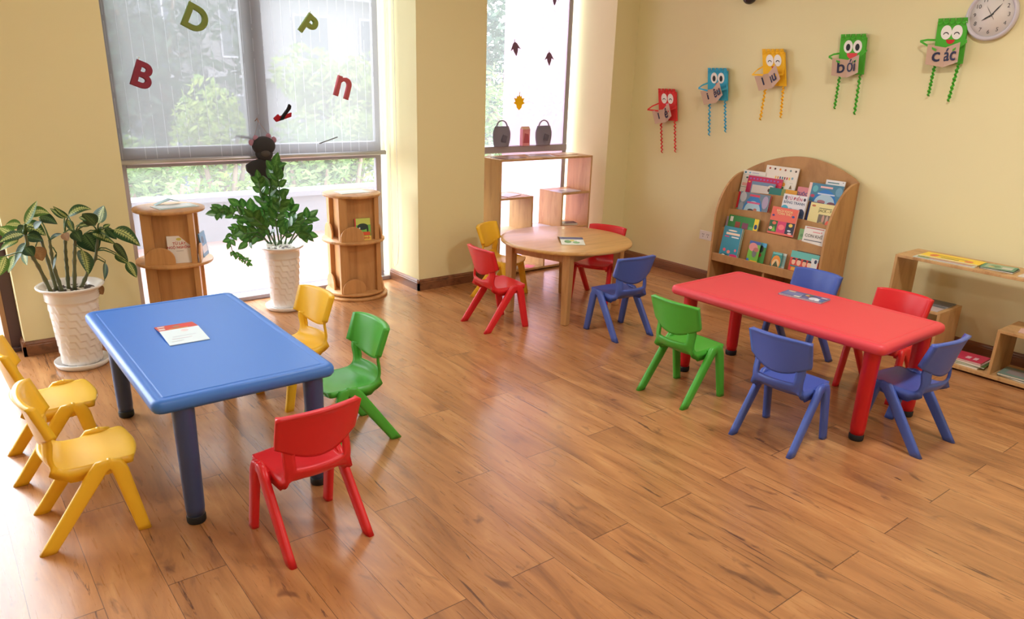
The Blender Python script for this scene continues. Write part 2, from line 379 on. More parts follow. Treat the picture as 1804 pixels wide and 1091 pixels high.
def leaf_mat(name, c1, c2, rough=.5):
    m = mat(name, c1, rough, .3); g = N(m, 'ShaderNodeNewGeometry')
    c = ramp(m, g.outputs['Random Per Island'], [(0, c1), (1, c2)])
    bs = m.node_tree.nodes['Principled BSDF']; L(m, c, bs.inputs['Base Color'])
    tl = N(m, 'ShaderNodeBsdfTranslucent'); L(m, c, tl.inputs[0]); mx = N(m, 'ShaderNodeMixShader'); mx.inputs[0].default_value = .3
    L(m, bs.outputs[0], mx.inputs[1]); L(m, tl.outputs[0], mx.inputs[2]); L(m, mx.outputs[0], m.node_tree.nodes['Material Output'].inputs[0]); return m
M_lf = [leaf_mat('tree_foliage_light', (96, 124, 52), (150, 162, 84)), leaf_mat('tree_foliage_mid', (74, 100, 52), (116, 136, 78)), leaf_mat('tree_foliage_dark', (44, 62, 52), (70, 88, 68))]
M_bark = mat('bark', (110, 92, 76), .9)
def tree(label, x, y, z0, zc, rx, rz, kind, n, seed, lf=.13, blobs=7):
    rnd = random.Random(seed); t = thing('garden_tree', label, 'tree', (x, y, z0))
    b = MB(); b.tube([(0, 0, 0), (.05, .02, (zc-z0)*.5), (0, 0, zc-z0)], [.14, .11, .07]); 
    for k in range(5):
        a = k*1.26; b.tube([(0, 0, (zc-z0)*.6), (math.cos(a)*rx*.6, math.sin(a)*rx*.6, zc-z0+rz*.3)], [.06, .02])
    b.build('trunk', M_bark, t)
    cs = [(rnd.uniform(-.65, .65)*rx, rnd.uniform(-.5, .5)*rx, zc-z0+rnd.uniform(-.6, .6)*rz, rnd.uniform(.35, .55)) for _ in range(blobs)]+[(0, 0, zc-z0, .7)]
    b = MB()
    for i in range(n):
        cx, cy, cz, s = rnd.choice(cs)
        d = Vector((rnd.gauss(0, 1), rnd.gauss(0, 1), rnd.gauss(0, 1))).normalized()*rnd.uniform(.75, 1)
        p = Vector((cx+d.x*rx*s, cy+d.y*rx*s, cz+d.z*rz*s))
        u = Vector((rnd.gauss(0, 1), rnd.gauss(0, 1), rnd.gauss(0, .6))).normalized(); v = u.cross(Vector((rnd.gauss(0, 1), rnd.gauss(0, 1), rnd.gauss(0, 1)))).normalized()
        l = lf*rnd.uniform(.7, 1.4)
        b.face([p-u*l, p-v*l*.35, p+u*l, p+v*l*.35])
    b.build('foliage', M_lf[kind], t)
tree('tall dark tree showing through the left pane of the big window', 3.75, 15.5, -3, 2.4, 1.75, 3.2, 2, 4600, 1, .13, 9)
SH = [(2.15, 9.3, .1, .75, .72, 1, 'first shrub from the left beyond the parapet'), (3.05, 9.9, .45, .62, .95, 0, 'second shrub from the left beyond the parapet, taller and paler'), (3.95, 9.3, .15, .62, .78, 1, 'third shrub from the left beyond the parapet'),
      (4.75, 9.9, .4, .66, .85, 0, 'pale shrub beyond the parapet right of the mullion'), (5.65, 9.5, .5, .66, .95, 0, 'tall pale shrub in the right pane of the big window'), (6.75, 10.2, .6, .78, 1.1, 1, 'green shrub at the right end of the big window'),
      (8.6, 10.6, .7, .9, 1.2, 1, 'shrub seen through the clear strip of the narrow window'), (-.6, 10.0, .3, 1.2, .9, 1, 'shrub beyond the glazed door at the far left')]
for i, (x, y, zc, rx, rz_, k, lab) in enumerate(SH): tree(lab, x, y, -3, zc, rx, rz_, k, 2400, 20+i, .055, 9)
tree('pale leafy tree rising in the right pane of the big window', 6.35, 13.2, -3, .95, 1.25, 1.05, 0, 4500, 4, .08, 12)
tree('dark tree behind the narrow window', 10.6, 14.5, -3, 2.2, 1.6, 2.4, 2, 2600, 7, .12)
def building(name, label, x0, x1, y, z1, cm, rows, cols, depth=6):
    t = thing(name, label, 'building', ((x0+x1)/2, y, -3)); W = (x1-x0)/2
    b = MB(); b.box(-W, W, 0, depth, 0, z1+3); b.build('facade', cm, t)
    b = MB()
    for r_ in range(rows): b.box(-W-.05, W+.05, -.55, .0, 1.2+r_*3.0, 1.45+r_*3.0)
    b.build('balcony_slab', mat('pale_concrete', (128, 122, 128), .8), t)
    for r_ in range(rows):
        for c in range(cols):
            xx = -W+(c+.5)*2*W/cols; f = MB(); f.box(xx-.75, xx+.75, -.05, .02, 1.9+r_*3.0, 3.6+r_*3.0); fo = f.build('window_frame', M_frame, t)
            f = MB(); f.face([(xx-.68, -.06, 1.97+r_*3.0), (xx+.68, -.06, 1.97+r_*3.0), (xx+.68, -.06, 3.53+r_*3.0), (xx-.68, -.06, 3.53+r_*3.0)]); f.build('pane', mat('far_glass', (44, 48, 58), .2), fo)
building('apartment_building', 'pale apartment block with balconies beyond the trees at right', 9.0, 17.5, 30, 14, mat('pale_render', (112, 106, 110), .8), 5, 3)
building('office_building', 'grey blue building behind the dark tree at left', 1.5, 7.2, 27, 10, mat('grey_render', (72, 76, 92), .8), 4, 3)

# ------------------------------------------------------------ tables
def rounded_rect(hx, hy, r, n=6):
    pts = []
    for cx, cy, a0 in ((hx-r, hy-r, 0), (-hx+r, hy-r, 90), (-hx+r, -hy+r, 180), (hx-r, -hy+r, 270)):
        for i in range(n+1):
            a = R(a0+90*i/n); pts.append((cx+r*math.cos(a), cy+r*math.sin(a)))
    return pts
def plastic_table(name, label, c, hx, hy, mt, ml, legs, group=None):
    t = thing(name, label, 'table', (c[0], c[1], 0), 0, group)
    b = MB(); H = .508; prof = [(0, H-.044), (-.004, H-.048)]
    rings = []
    def ring(inset, z): return [b.bm.verts.new((x, y, z)) for x, y in rounded_rect(hx-inset, hy-inset, max(.038-inset*.6, .006))]
    spec = [(.030, H-.048), (.008, H-.046), (.0, H-.034), (.0, H-.018), (.005, H-.006), (.016, H), (.036, H), (.039, H-.0025), (.043, H-.0025), (.046, H), (.06, H)]
    for ins, z in spec: rings.append(ring(min(ins, hx-.02), z))
    for a, q in zip(rings, rings[1:]):
        for i in range(len(a)):
            f = b.bm.faces.new((a[i], a[(i+1) % len(a)], q[(i+1) % len(a)], q[i])); f.smooth = a is not rings[-2]
    b.bm.faces.new(rings[0][::-1]); b.bm.faces.new(rings[-1])
    b.build('tabletop', mt, t)
    for x, y in legs:
        b = MB(); b.lathe([(0, .03), (.031, .03), (.0335, .06), (.036, .3), (.0385, .458), (.0385, .463), (0, .463)], 28)
        lg = b.build('leg', ml, t, (x-c[0], y-c[1], 0))
        b = MB(); b.lathe([(0, 0), (.031, 0), (.0335, .006), (.0335, .026), (.031, .031), (0, .031)], 28); b.build('foot_cap', M_black, lg)
    return t
plastic_table('play_table', 'blue rectangular plastic table with dark blue legs', (.797, 3.088), .330, .606, M_blue_top, M_blue_leg,
              [(.565, 3.61), (.57, 2.53), (1.045, 3.62), (1.045, 2.53)])
plastic_table('play_table', 'long red rectangular plastic table with red legs', (3.47, 1.975), .311, .606, M_red_top, M_red_leg,
              [(3.265, 2.505), (3.725, 2.515), (3.262, 1.462), (3.74, 1.455)])
t = thing('round_table', 'round beech wood table near the corner with square legs', 'table', (3.495, 3.81, 0))
b = MB(); b.lathe([(0, .485), (.455, .485), (.46, .489), (.46, .501), (.455, .506), (.44, .508), (0, .508)], 72); b.build('tabletop', M_round, t)
LG = [Vector((3.115-3.495, 3.945-3.81, 0)), Vector((3.24-3.495, 3.50-3.81, 0)), Vector((3.875-3.495, 3.655-3.81, 0)), Vector((3.75-3.495, 4.10-3.81, 0))]
for p in LG:
    a = math.atan2(LG[2].y-LG[1].y, LG[2].x-LG[1].x); b = MB()
    def sq(s, z): return [Matrix.Rotation(a, 3, 'Z') @ Vector(q) for q in ((-s, -s, z), (s, -s, z), (s, s, z), (-s, s, z))]
    lo, hi = sq(.023, 0), sq(.031, .485); v = [b.bm.verts.new(q) for q in lo+hi]
    for q in ((0, 1, 5, 4), (1, 2, 6, 5), (2, 3, 7, 6), (3, 0, 4, 7), (3, 2, 1, 0), (4, 5, 6, 7)): b.bm.faces.new([v[i] for i in q])
    b.build('leg', wood('beech_leg', (198, 150, 98), (176, 126, 78), (14, 14, 1.5), .4), t, p, bevel=.006)
for i in range(4):
    p, q = LG[i], LG[(i+1) % 4]; d = (q-p).normalized(); n = Vector((-d.y, d.x, 0)); b = MB()
    b.prism([(-.01, .425), (.01, .425), (.01, .485), (-.01, .485)], .026, (q-p).length-.026, lambda a_, z_, s_: p+d*s_+n*a_+Vector((0, 0, z_)))
    b.build('apron', MATS['beech_leg'], t)

# ------------------------------------------------------------ chairs
def shell(b, fn, nu, nv, hole=None):
    """closed sheet: fn(i, j) -> (top point, bottom point) or None"""
    T, B = {}, {}
    for i in range(nu+1):
        for j in range(nv+1):
            p, q = fn(i/nu, j/nv); T[i, j] = b.bm.verts.new(p); B[i, j] = b.bm.verts.new(q)
    keep = {(i, j) for i in range(nu) for j in range(nv) if not (hole and hole((i+.5)/nu, (j+.5)/nv))}
    for i, j in keep:
        for f in ((T[i, j], T[i+1, j], T[i+1, j+1], T[i, j+1]), (B[i, j], B[i, j+1], B[i+1, j+1], B[i+1, j])):
            b.bm.faces.new(f).smooth = True
        for (a, c), nb in ((((i, j), (i+1, j)), (i, j-1)), (((i+1, j), (i+1, j+1)), (i+1, j)), (((i+1, j+1), (i, j+1)), (i, j+1)), (((i, j+1), (i, j)), (i-1, j))):
            if nb not in keep: b.bm.faces.new((T[a], B[a], B[c], T[c])).smooth = True
def interp(tab, u):
    for a, c in zip(tab, tab[1:]):
        if u <= c[0]:
            k = (u-a[0])/(c[0]-a[0]); return [x+(y-x)*k for x, y in zip(a[1:], c[1:])]
    return list(tab[-1][1:])
def smooth_tab(tab, n=40):
    """Catmull-Rom through table rows"""
    out = []
    for s in range(n+1):
        u = s/n; i = max(0, min(len(tab)-2, max(k for k in range(len(tab)) if tab[k][0] <= u+1e-9))); 
        p0, p1, p2, p3 = tab[max(i-1, 0)], tab[i], tab[i+1], tab[min(i+2, len(tab)-1)]
        k = (u-p1[0])/(p2[0]-p1[0]); row = [u]
        for a, b_, c, d in zip(p0[1:], p1[1:], p2[1:], p3[1:]):
            row.append(.5*((2*b_)+(-a+c)*k+(2*a-5*b_+4*c-d)*k*k+(-a+3*b_-3*c+d)*k**3))
        out.append(row)
    return out
#            u     y      z     half width
SEAT = smooth_tab([(0, .178, .268, .098), (.05, .176, .280, .112), (.16, .148, .286, .134), (.26, .100, .285, .132), (.38, .045, .281, .124), (.5, -.010, .278, .121),
        (.60, -.055, .281, .121), (.70, -.088, .297, .121), (.80, -.104, .326, .121), (.9, -.109, .362, .122), (1, -.112, .400, .120)])
def seat_fn(u, v):
    y, z, hw = interp(SEAT, u); y2, z2, _ = interp(SEAT, min(u+.02, 1)); y1, z1, _ = interp(SEAT, max(u-.02, 0))
    d = Vector((0, y2-y1, z2-z1)).normalized(); n = Vector((0, d.z, -d.y)) if True else 0
    n = Vector((0, d.z, -d.y)); n = n if (n.z > 0 or u > .65) else n
    # d runs backwards and up: normal towards the sitter
    n = Vector((0, d.z, -d.y))
    s = 2*v-1; x = hw*s
    dish = .010*(1-s*s)*(1 if u > .25 else u*4)*(1-max(0, u-.85)*6)
    front = -.022*s*s*max(0, 1-u*5)
    curve = .033*s*s*max(0, min(1, (u-.6)*3))
    p = Vector((x, y+front+curve, z))-n*dish
    th = .014 + (.026*abs(s)**8 if .3 < u < .72 else 0) + (.012 if .05 < u < .6 else 0)
    return p, p-n*th
def back_fn(u, v):
    s = 2*v-1; z0 = .358+.052*s*s; z1 = .535-.006*s*s*s*s
    z = z0+(z1-z0)*u; y = -.111-.036*u+.032*s*s*(1-.2*u)
    x = (.143-.005*(1-u))*s
    y += .012*abs(s)**12
    th = .015+.014*abs(s)**10+(.008 if u > .93 else 0)*(1-abs(s)**6)
    n = Vector((-.6*s*.6, 1, .19)).normalized()
    p = Vector((x, y+.006, z)); return p, p-n*th
def leg_pts(s, f):
    if f > 0: return [(s*.137, .060, .262), (s*.139, .072, .276), (s*.141, .094, .268), (s*.143, .104, .245), (s*.148, .146, .02), (s*.148, .150, 0)]
    return [(s*.137, .090, .258), (s*.139, .074, .276), (s*.141, .046, .268), (s*.143, .026, .245), (s*.148, -.134, .02), (s*.148, -.148, 0)]
def leg_mesh(s, f):
    b = MB(); pts = [Vector(p) for p in leg_pts(s, f)]
    # the ends are cut level with the floor
    rings = []; n = 14; HD = (.014, .020, .0262, .0262, .0218, .0218); hw = .0142
    for i, p in enumerate(pts):
        t = (pts[min(i+1, len(pts)-1)]-pts[max(i-1, 0)]).normalized()
        hd = HD[i]
        if i >= len(pts)-3: t = (pts[-1]-pts[3]).normalized()
        u = Vector((1, 0, 0)); u = (u-t*u.dot(t)).normalized(); v = t.cross(u)
        ring = []
        for j in range(n):
            a = 2*PI*j/n; ca, sa = math.cos(a), math.sin(a)
            q = p+u*hw*math.copysign(abs(ca)**.6, ca)+v*hd*math.copysign(abs(sa)**.6, sa)
            if i == len(pts)-1: q = q-t*(q.z/t.z)
            ring.append(b.bm.verts.new(q))
        rings.append(ring)
    for a, c in zip(rings, rings[1:]):
        for j in range(n): b.bm.faces.new((a[j], a[(j+1) % n], c[(j+1) % n], c[j])).smooth = True
    b.bm.faces.new(rings[0][::-1]); b.bm.faces.new(rings[-1])
    return b
def make_chair(colour):
    t = thing('childrens_chair', 'x', 'chair'); m = PL[colour]
    b = MB(); shell(b, seat_fn, 30, 22, lambda u, v: u > .79 and .15 < v < .85)
    # side blocks where the leg pairs meet the seat
    for s in (-1, 1):
        b.box(min(s*.108, s*.136), max(s*.108, s*.136), .022, .108, .236, .274)
    b.build('seat', m, t)
    b = MB(); shell(b, back_fn, 14, 24); b.build('backrest', m, t)
    for s in (-1, 1):
        for f in (1, -1): leg_mesh(s, f).build('leg', m, t)
    return t
proto = {}
def chair(colour, x, y, deg, label):
    if colour not in proto: t = proto[colour] = make_chair(colour)
    else: t = copy_tree(proto[colour])
    t.location = (x, y, 0); t.rotation_euler = (0, 0, R(deg)); t['label'] = label; t['category'] = 'chair'; t['group'] = 'small plastic chairs around the tables'
chair('green', 2.993, 2.30, -90, 'green chair at the near left of the red table')
chair('blue', 2.979, 1.696, -86.5, 'blue chair in front of the red table, its back to the camera')
chair('blue', 3.476, 1.346, -3.5, 'blue chair at the near right end of the red table')
chair('red', 3.955, 1.725, 90, 'red chair behind the red table beside the low shelf')
chair('blue', 3.985, 2.25, 90, 'blue chair behind the red table in front of the arched book rack')
chair('red', 2.858, 3.78, -94.5, 'red chair on the left side of the round table')
chair('yellow', 3.307, 4.32, -152, 'yellow chair behind the round table by the pillar')
chair('red', 3.895, 3.875, 110, 'red chair behind the round table near the room corner')
chair('blue', 3.442, 3.199, -5.5, 'blue chair at the near side of the round table')
chair('green', 1.345, 2.848, 90, 'green chair on the right side of the blue table')
chair('yellow', 1.34, 3.40, 97, 'yellow chair at the far right corner of the blue table')
chair('yellow', .245, 3.315, -92, 'yellow chair left of the blue table, cut by the photo edge')
chair('yellow', .267, 2.749, -93.5, 'nearest yellow chair at the lower left of the blue table')
chair('red', .882, 2.236, 3.5, 'red chair at the near end of the blue table')

# ------------------------------------------------------------ potted plants
def weave(z, a):
    zz = z/.040; row = math.floor(zz); fz = zz-row; fa = (a*13+.5*row+z*9) % 1
    ring = min(1, max(0, (.37-z)/.02))
    return 1+.05*ring*((1-fa)*.8+(1-fz)*.5-.6)
def pot(label, x, y, h, rb, rt, rim):
    t = thing('ceramic_planter', label, 'planter', (x, y, 0), 0, 'white ceramic planters')
    b = MB(); b.lathe([(0, 0), (rb+.028, 0), (rb+.036, .012), (rb+.040, .03), (rb+.034, .032), (rb+.028, .018), (0, .018)], 56); b.build('saucer', M_pot, t)
    prof = [(0, .02), (rb, .02), (rb+.004, .03)]; n = 70
    for i in range(n+1): z = .04+(h*.80-.04)*i/n; prof.append((rb+(rt-rb)*(z/h)**1.15, z))
    for i in range(4):
        z = h*.82+i*h*.028; prof += [(rt-.003, z), (rt+.002, z+h*.012)]
    prof += [(rt+.002, h*.93), (rim-.012, h*.955), (rim, h*.975), (rim+.003, h*.99), (rim-.004, h), (rim-.016, h*.985), (rt-.012, h*.93), (rt-.02, h*.9)]
    b = MB(); b.lathe(prof, 156, fr=weave); b.build('pot_body', M_pot, t)
    b = MB(); b.lathe([(rt-.012, h*.93), (0, h*.935)], 30); b.build('soil', mat('dark_soil', (70, 56, 48), .9), t)
    rnd = random.Random(int(x*100)); b = MB()
    for i in range(60):
        a, r = rnd.uniform(0, 6.28), rt*.86*math.sqrt(rnd.random())
        b.ball((r*math.cos(a), r*math.sin(a), h*.935), rnd.uniform(.007, .012), None, (1, .8, .6), 8, 5, Matrix.Rotation(a*3, 4, 'Z'))
    o = b.build('pebbles', M_stone, t); o['kind'] = 'stuff'
    return t
potL = pot('wide white woven-pattern ceramic planter beside the blue table', .525, 4.45, .455, .098, .128, .160)
potR = pot('slim white woven-pattern ceramic planter in front of the big window', 1.845, 4.855, .445, .094, .118, .146)

def blade(b, base, tip, width, sag=0.0, side=None, mi=None, fold=.12, nu=10, shape=1.0, twist=0):
    """one leaf: outline wide in the middle, folded on the midrib, with UVs"""
    base, tip = Vector(base), Vector(tip); d = tip-base; ln = d.length; t = d.normalized()
    if side is None: side = t.cross(CF).normalized()
    side = Vector(side); side = (side-t*side.dot(t)).normalized(); nrm = side.cross(t)
    if nrm.z < 0: nrm = -nrm
    if twist: side = Matrix.Rotation(twist, 3, t) @ side; nrm = Matrix.Rotation(twist, 3, t) @ nrm
    uvl = b.bm.loops.layers.uv.verify(); rows = []
    for i in range(nu+1):
        u = i/nu; wv = width*.5*(math.sin(PI*min(1, u**.72*1.0))**.8 if 0 < u < 1 else 0.02)*shape
        c = base+d*u+Vector((0, 0, 1))*sag*ln*4*u*(1-u)
        rows.append([(c+side*wv*s+nrm*(fold*abs(s)*wv), (u, .5+.5*s)) for s in (-1, -.5, 0, .5, 1)])
    vs = [[(b.bm.verts.new(p), uv) for p, uv in r_] for r_ in rows]
    for a, c in zip(vs, vs[1:]):
        for j in range(4):
            q = (a[j], a[j+1], c[j+1], c[j]); f = b.bm.faces.new([x[0] for x in q]); f.smooth = True
            for lp, x in zip(f.loops, q): lp[uvl].uv = x[1]
            if mi is not None: f.material_index = b.mi(mi)
def leaf_shader(name, edge, centre, rough=.35, vein=True):
    m = mat(name, edge, rough, .5); bs = m.node_tree.nodes['Principled BSDF']; uv = N(m, 'ShaderNodeUVMap').outputs[0]
    sp = N(m, 'ShaderNodeSeparateXYZ'); L(m, uv, sp.inputs[0])
    v = math_n(m, 'ABSOLUTE', math_n(m, 'SUBTRACT', math_n(m, 'MULTIPLY', sp.outputs[1], 2), 1))
    nz = noise(m, mapping(m, uv, (9, 2.2, 1)), 2.0, 3, .6)
    if vein:
        ang = math_n(m, 'FRACT', math_n(m, 'MULTIPLY', math_n(m, 'SUBTRACT', sp.outputs[0], math_n(m, 'MULTIPLY', v, .13)), 11))
        k = math_n(m, 'ADD', math_n(m, 'ADD', v, math_n(m, 'MULTIPLY', nz, .5)), math_n(m, 'MULTIPLY', ang, .35))
        c = ramp(m, k, [(.52, centre), (.92, edge)])
        c = mixc(m, math_n(m, 'LESS_THAN', v, .05), c, S(*edge))
    else:
        c = ramp(m, math_n(m, 'ADD', math_n(m, 'MULTIPLY', v, .5), nz), [(.35, centre), (.8, edge)])
    L(m, c, bs.inputs['Base Color'])
    tl = N(m, 'ShaderNodeBsdfTranslucent'); L(m, c, tl.inputs[0]); mx = N(m, 'ShaderNodeMixShader'); mx.inputs[0].default_value = .25
    L(m, bs.outputs[0], mx.inputs[1]); L(m, tl.outputs[0], mx.inputs[2]); L(m, mx.outputs[0], m.node_tree.nodes['Material Output'].inputs[0]); return m
M_l1 = leaf_shader('variegated_leaf', (48, 86, 44), (206, 216, 136)); M_l2 = leaf_shader('variegated_leaf_pale', (80, 120, 50), (222, 226, 150))
M_l3 = leaf_shader('variegated_leaf_dark', (36, 66, 40), (92, 120, 70)); M_l4 = leaf_shader('dried_leaf', (146, 106, 66), (172, 134, 90), .6, False)
M_stem = mat('green_stem', (74, 104, 56), .45); M_cane = mat('ringed_cane', (96, 98, 66), .6)
M_zz = leaf_shader('glossy_green_leaf', (56, 106, 44), (98, 148, 66), .25, False)

pl = thing('dieffenbachia', 'variegated broad-leaved houseplant in the wide planter at left', 'plant', (.525, 4.45, .42))
def q1(x, y, dy=0): return P(x/6.416, 350+y/6.416, Y=4.45+dy)-Vector((.525, 4.45, .42))
canes = [[(560, 930), (430, 760), (330, 600), (285, 400)], [(620, 920), (540, 700), (470, 480)], [(690, 970), (620, 820), (580, 620), (560, 470)],
         [(765, 970), (755, 780), (740, 600), (735, 380)], [(825, 930), (840, 700), (848, 520), (845, 400)], [(900, 950), (1000, 820), (1080, 680), (1110, 400)]]
tops = []
for i, c in enumerate(canes):
    dy = (-.05, .05, -.02, .03, -.04, .0)[i]
    pts = [q1(x, y, dy*(1 if k else .4)) for k, (x, y) in enumerate(c)]; pts[0].z = .0
    b = MB(); fine = []
    for a, d in zip(pts, pts[1:]): fine += [a.lerp(d, k/6) for k in range(6)]
    fine.append(pts[-1]); b.tube(fine, [.0095+(.0025 if k % 3 == 0 else 0)-.0035*k/len(fine) for k in range(len(fine))], 8)
    b.build('cane', M_cane, pl); tops.append((fine[-1], fine[-5], fine[-9]))
LV = [((285, 290), (420, 25), 70, 2, 0), ((345, 185), (560, 170), 78, 2, .16), ((240, 300), (60, 300), 78, 2, .06), ((145, 420), (-20, 330), 110, 2, .05),
      ((260, 400), (-10, 500), 70, 1, .08), ((250, 300), (520, 420), 120, 1, .12), ((440, 215), (650, 290), 80, 3, .14), ((310, 505), (165, 745), 80, 3, .10),
      ((165, 640), (95, 840), 76, 2, 0), ((60, 650), (-15, 880), 90, 2, 0), ((270, 590), (305, 755), 80, 2, 0), ((400, 545), (480, 705), 110, 4, 0),
      ((730, 220), (565, 110), 44, 1, 0), ((770, 215), (598, 85), 44, 1, -.05), ((770, 200), (1035, 122), 84, 1, .18), ((1120, 280), (1175, 78), 168, 1, 0),
      ((1080, 300), (930, 170), 120, 3, .05), ((1020, 300), (850, 315), 34, 1, .05), ((1190, 330), (1320, 462), 64, 3, 0), ((1285, 355), (1588, 540), 112, 1, .12),
      ((1170, 330), (1245, 288), 40, 1, 0), ((1040, 395), (1300, 515), 60, 1, .06), ((1290, 500), (1450, 705), 72, 3, .05), ((1310, 615), (1450, 740), 80, 1, .05),
      ((1440, 715), (1545, 895), 76, 1, .02), ((1190, 725), (1180, 920), 72, 3, 0), ((950, 400), (1100, 610), 175, 3, .05), ((925, 580), (1000, 860), 150, 1, .03),
      ((1160, 350), (1175, 455), 90, 1, 0), ((760, 240), (835, 390), 56, 1, .05), ((830, 365), (920, 490), 95, 3, .06), ((300, 420), (490, 480), 100, 3, .08),
      ((200, 470), (0, 590), 70, 2, .05), ((290, 550), (385, 650), 90, 3, 0), ((1095, 985), (1165, 1085), 74, 4, 0), ((720, 390), (770, 480), 60, 4, 0),
      ((560, 470), (700, 400), 40, 3, .1), ((640, 620), (600, 800), 36, 3, 0), ((990, 240), (890, 215), 40, 1, .05), ((300, 330), (200, 420), 90, 3, .05), ((380, 330), (470, 260), 70, 3, 0)]
rnd = random.Random(4); ms = {1: M_l1, 2: M_l2, 3: M_l3, 4: M_l4}
for i, (a, c, wd_, k, sag) in enumerate(LV):
    dy = rnd.uniform(-.13, .07); dy2 = dy+rnd.uniform(-.05, .03); B_, T_ = q1(*a, dy), q1(*c, dy2)
    b = MB(); blade(b, B_, T_, wd_/6.416*.0045, sag, None, ms[k], .15, 12, 1, rnd.uniform(-.5, .5))
    if k != 4 or i != 34:
        tp = min((x for tt in tops for x in tt), key=lambda v: (v-B_).length)
        mid = tp.lerp(B_, .5)+Vector((0, 0, .02)); b.tube([tp, tp.lerp(mid, .5)+Vector((0, 0, .008)), mid, B_], [.0045, .004, .0035, .003], 6, M_stem)
    else: b.tube([q1(1100, 640, dy), q1(1190, 700, dy), q1(1180, 930, dy), B_], .002, 5, M_stem)
    b.build('leaf', None, pl)

zz = thing('zz_plant', 'dark glossy green houseplant with upright stems in the slim planter', 'plant', (1.845, 4.855, .40))
def q2(x, y, dy=0): return P(380+x/6.063, 290+y/6.063, Y=4.855+dy)-Vector((1.845, 4.855, .40))
STE = [([(640, 860), (590, 560), (570, 300), (630, 30)], 9, 118, .02), ([(700, 850), (690, 480), (680, 260), (665, 130)], 6, 96, -.04), ([(590, 850), (520, 520), (480, 280), (460, 170)], 7, 84, .05),
       ([(560, 840), (430, 660), (300, 560), (150, 515)], 5, 86, -.05), ([(150, 515), (80, 500), (20, 510)], 3, 88, -.05), ([(500, 765), (300, 655), (190, 700), (150, 830)], 9, 58, -.06), ([(150, 830), (180, 930), (260, 1000), (350, 1055)], 9, 40, -.06),
       ([(740, 850), (780, 660), (800, 470)], 6, 92, .05), ([(780, 850), (880, 660), (1000, 560)], 6, 94, -.02), ([(800, 840), (900, 720), (980, 740)], 5, 96, -.06),
       ([(570, 840), (450, 720), (300, 740)], 5, 84, -.08), ([(520, 800), (430, 760), (340, 830)], 4, 90, -.1), ([(600, 850), (470, 560), (260, 440)], 5, 104, .0), ([(680, 850), (640, 600), (700, 400)], 6, 100, -.07),
       ([(660, 860), (760, 720), (860, 600)], 6, 90, -.08), ([(640, 860), (560, 700), (400, 560)], 6, 92, -.1)]
rnd = random.Random(9)
for pts_, nl, sz, dy in STE:
    sp_ = [q2(x, y, dy*(.3 if i == 0 else 1)) for i, (x, y) in enumerate(pts_)]; fine = []
    for a, d in zip(sp_, sp_[1:]): fine += [a.lerp(d, k/5) for k in range(5)]
    fine.append(sp_[-1]); n = len(fine)
    b = MB(); b.tube(fine, [.0065*(1-.6*i/n)*(1 if sz > 70 else .5) for i in range(n)], 7, M_stem); st = b.build('stem', None, zz)
    b = MB(); s_ = sz/6.063*.0052
    nl = max(3, int(nl*.8))
    for i in range(nl):
        u = (.28+.72*(i+.5)/nl) if pts_[0][1] > 800 else (i+.5)/nl; k = min(int(u*(n-1)), n-2); p = fine[k].lerp(fine[k+1], u*(n-1)-k); t_ = (fine[k+1]-fine[k]).normalized()
        sd = t_.cross(CF).normalized()
        for sg in (-1, 1):
            dirv = (t_*.75+sd*sg*.8+Vector((rnd.uniform(-.3, .3), rnd.uniform(-.5, .5), rnd.uniform(-.1, .35)))).normalized()
            l = s_*rnd.uniform(.8, 1.1); blade(b, p, p+dirv*l, l*.68, .04, None, M_zz, .15, 7, 1, rnd.uniform(-.7, .7))
    l = s_; blade(b, fine[-1], fine[-1]+(fine[-1]-fine[-3]).normalized()*l, l*.6, 0, None, M_zz, .1, 7)
    b.build('leaflets', None, st)['kind'] = 'stuff'

# ------------------------------------------------------------ revolving book towers
def tower(label, x, y, rz):
    t = thing('book_tower', label, 'book tower', (x, y, 0), rz, 'round wooden book towers')
    def disc(name, r, z0, z1):
        b = MB(); b.lathe([(0, z0), (r-.003, z0), (r, z0+.003), (r, z1-.003), (r-.003, z1), (0, z1)], 64); return b.build(name, M_tower, t)
    disc('base', .235, 0, .018); disc('turntable', .215, .03, .048); disc('shelf', .225, .41, .428); disc('top', .205, .732, .75)
    b = MB(); b.lathe([(0, .018), (.12, .018), (.12, .03), (0, .03)], 32); b.build('swivel_ring', M_black, t)
    for z0, z1, sc in ((.048, .41, 1), (.428, .732, .96)):
        b = MB(); b.box(-.12*sc, .12*sc, -.12*sc, .12*sc, z0, z1); b.build('core', M_tower, t)
        for k in range(4):
            T = Matrix.Rotation(k*PI/2, 4, 'Z'); b = MB()
            b.box(-.152*sc, -.088*sc, -.152*sc, -.118*sc, z0, z1, None, T)
            b.build('side_panel', M_tower, t, bevel=.002)
            b = MB(); h = .105; poly = [(-.085, 0), (.085, 0)]+[(.085*math.cos(a), .03+(h-.03)*math.sin(a)) for a in [PI*i/16 for i in range(17)]]
            b.prism(poly, -.168, -.156, lambda a_, c_, d_: T @ Vector((a_-.06, d_, z0+c_))); b.build('book_rest', M_tower, t, bevel=.002)
    return t
tower('round wooden book tower behind the blue table', 1.165, 4.875, R(-13-8))
tower('round wooden book tower in front of the pillar', 2.415, 4.925, R(-26+18))

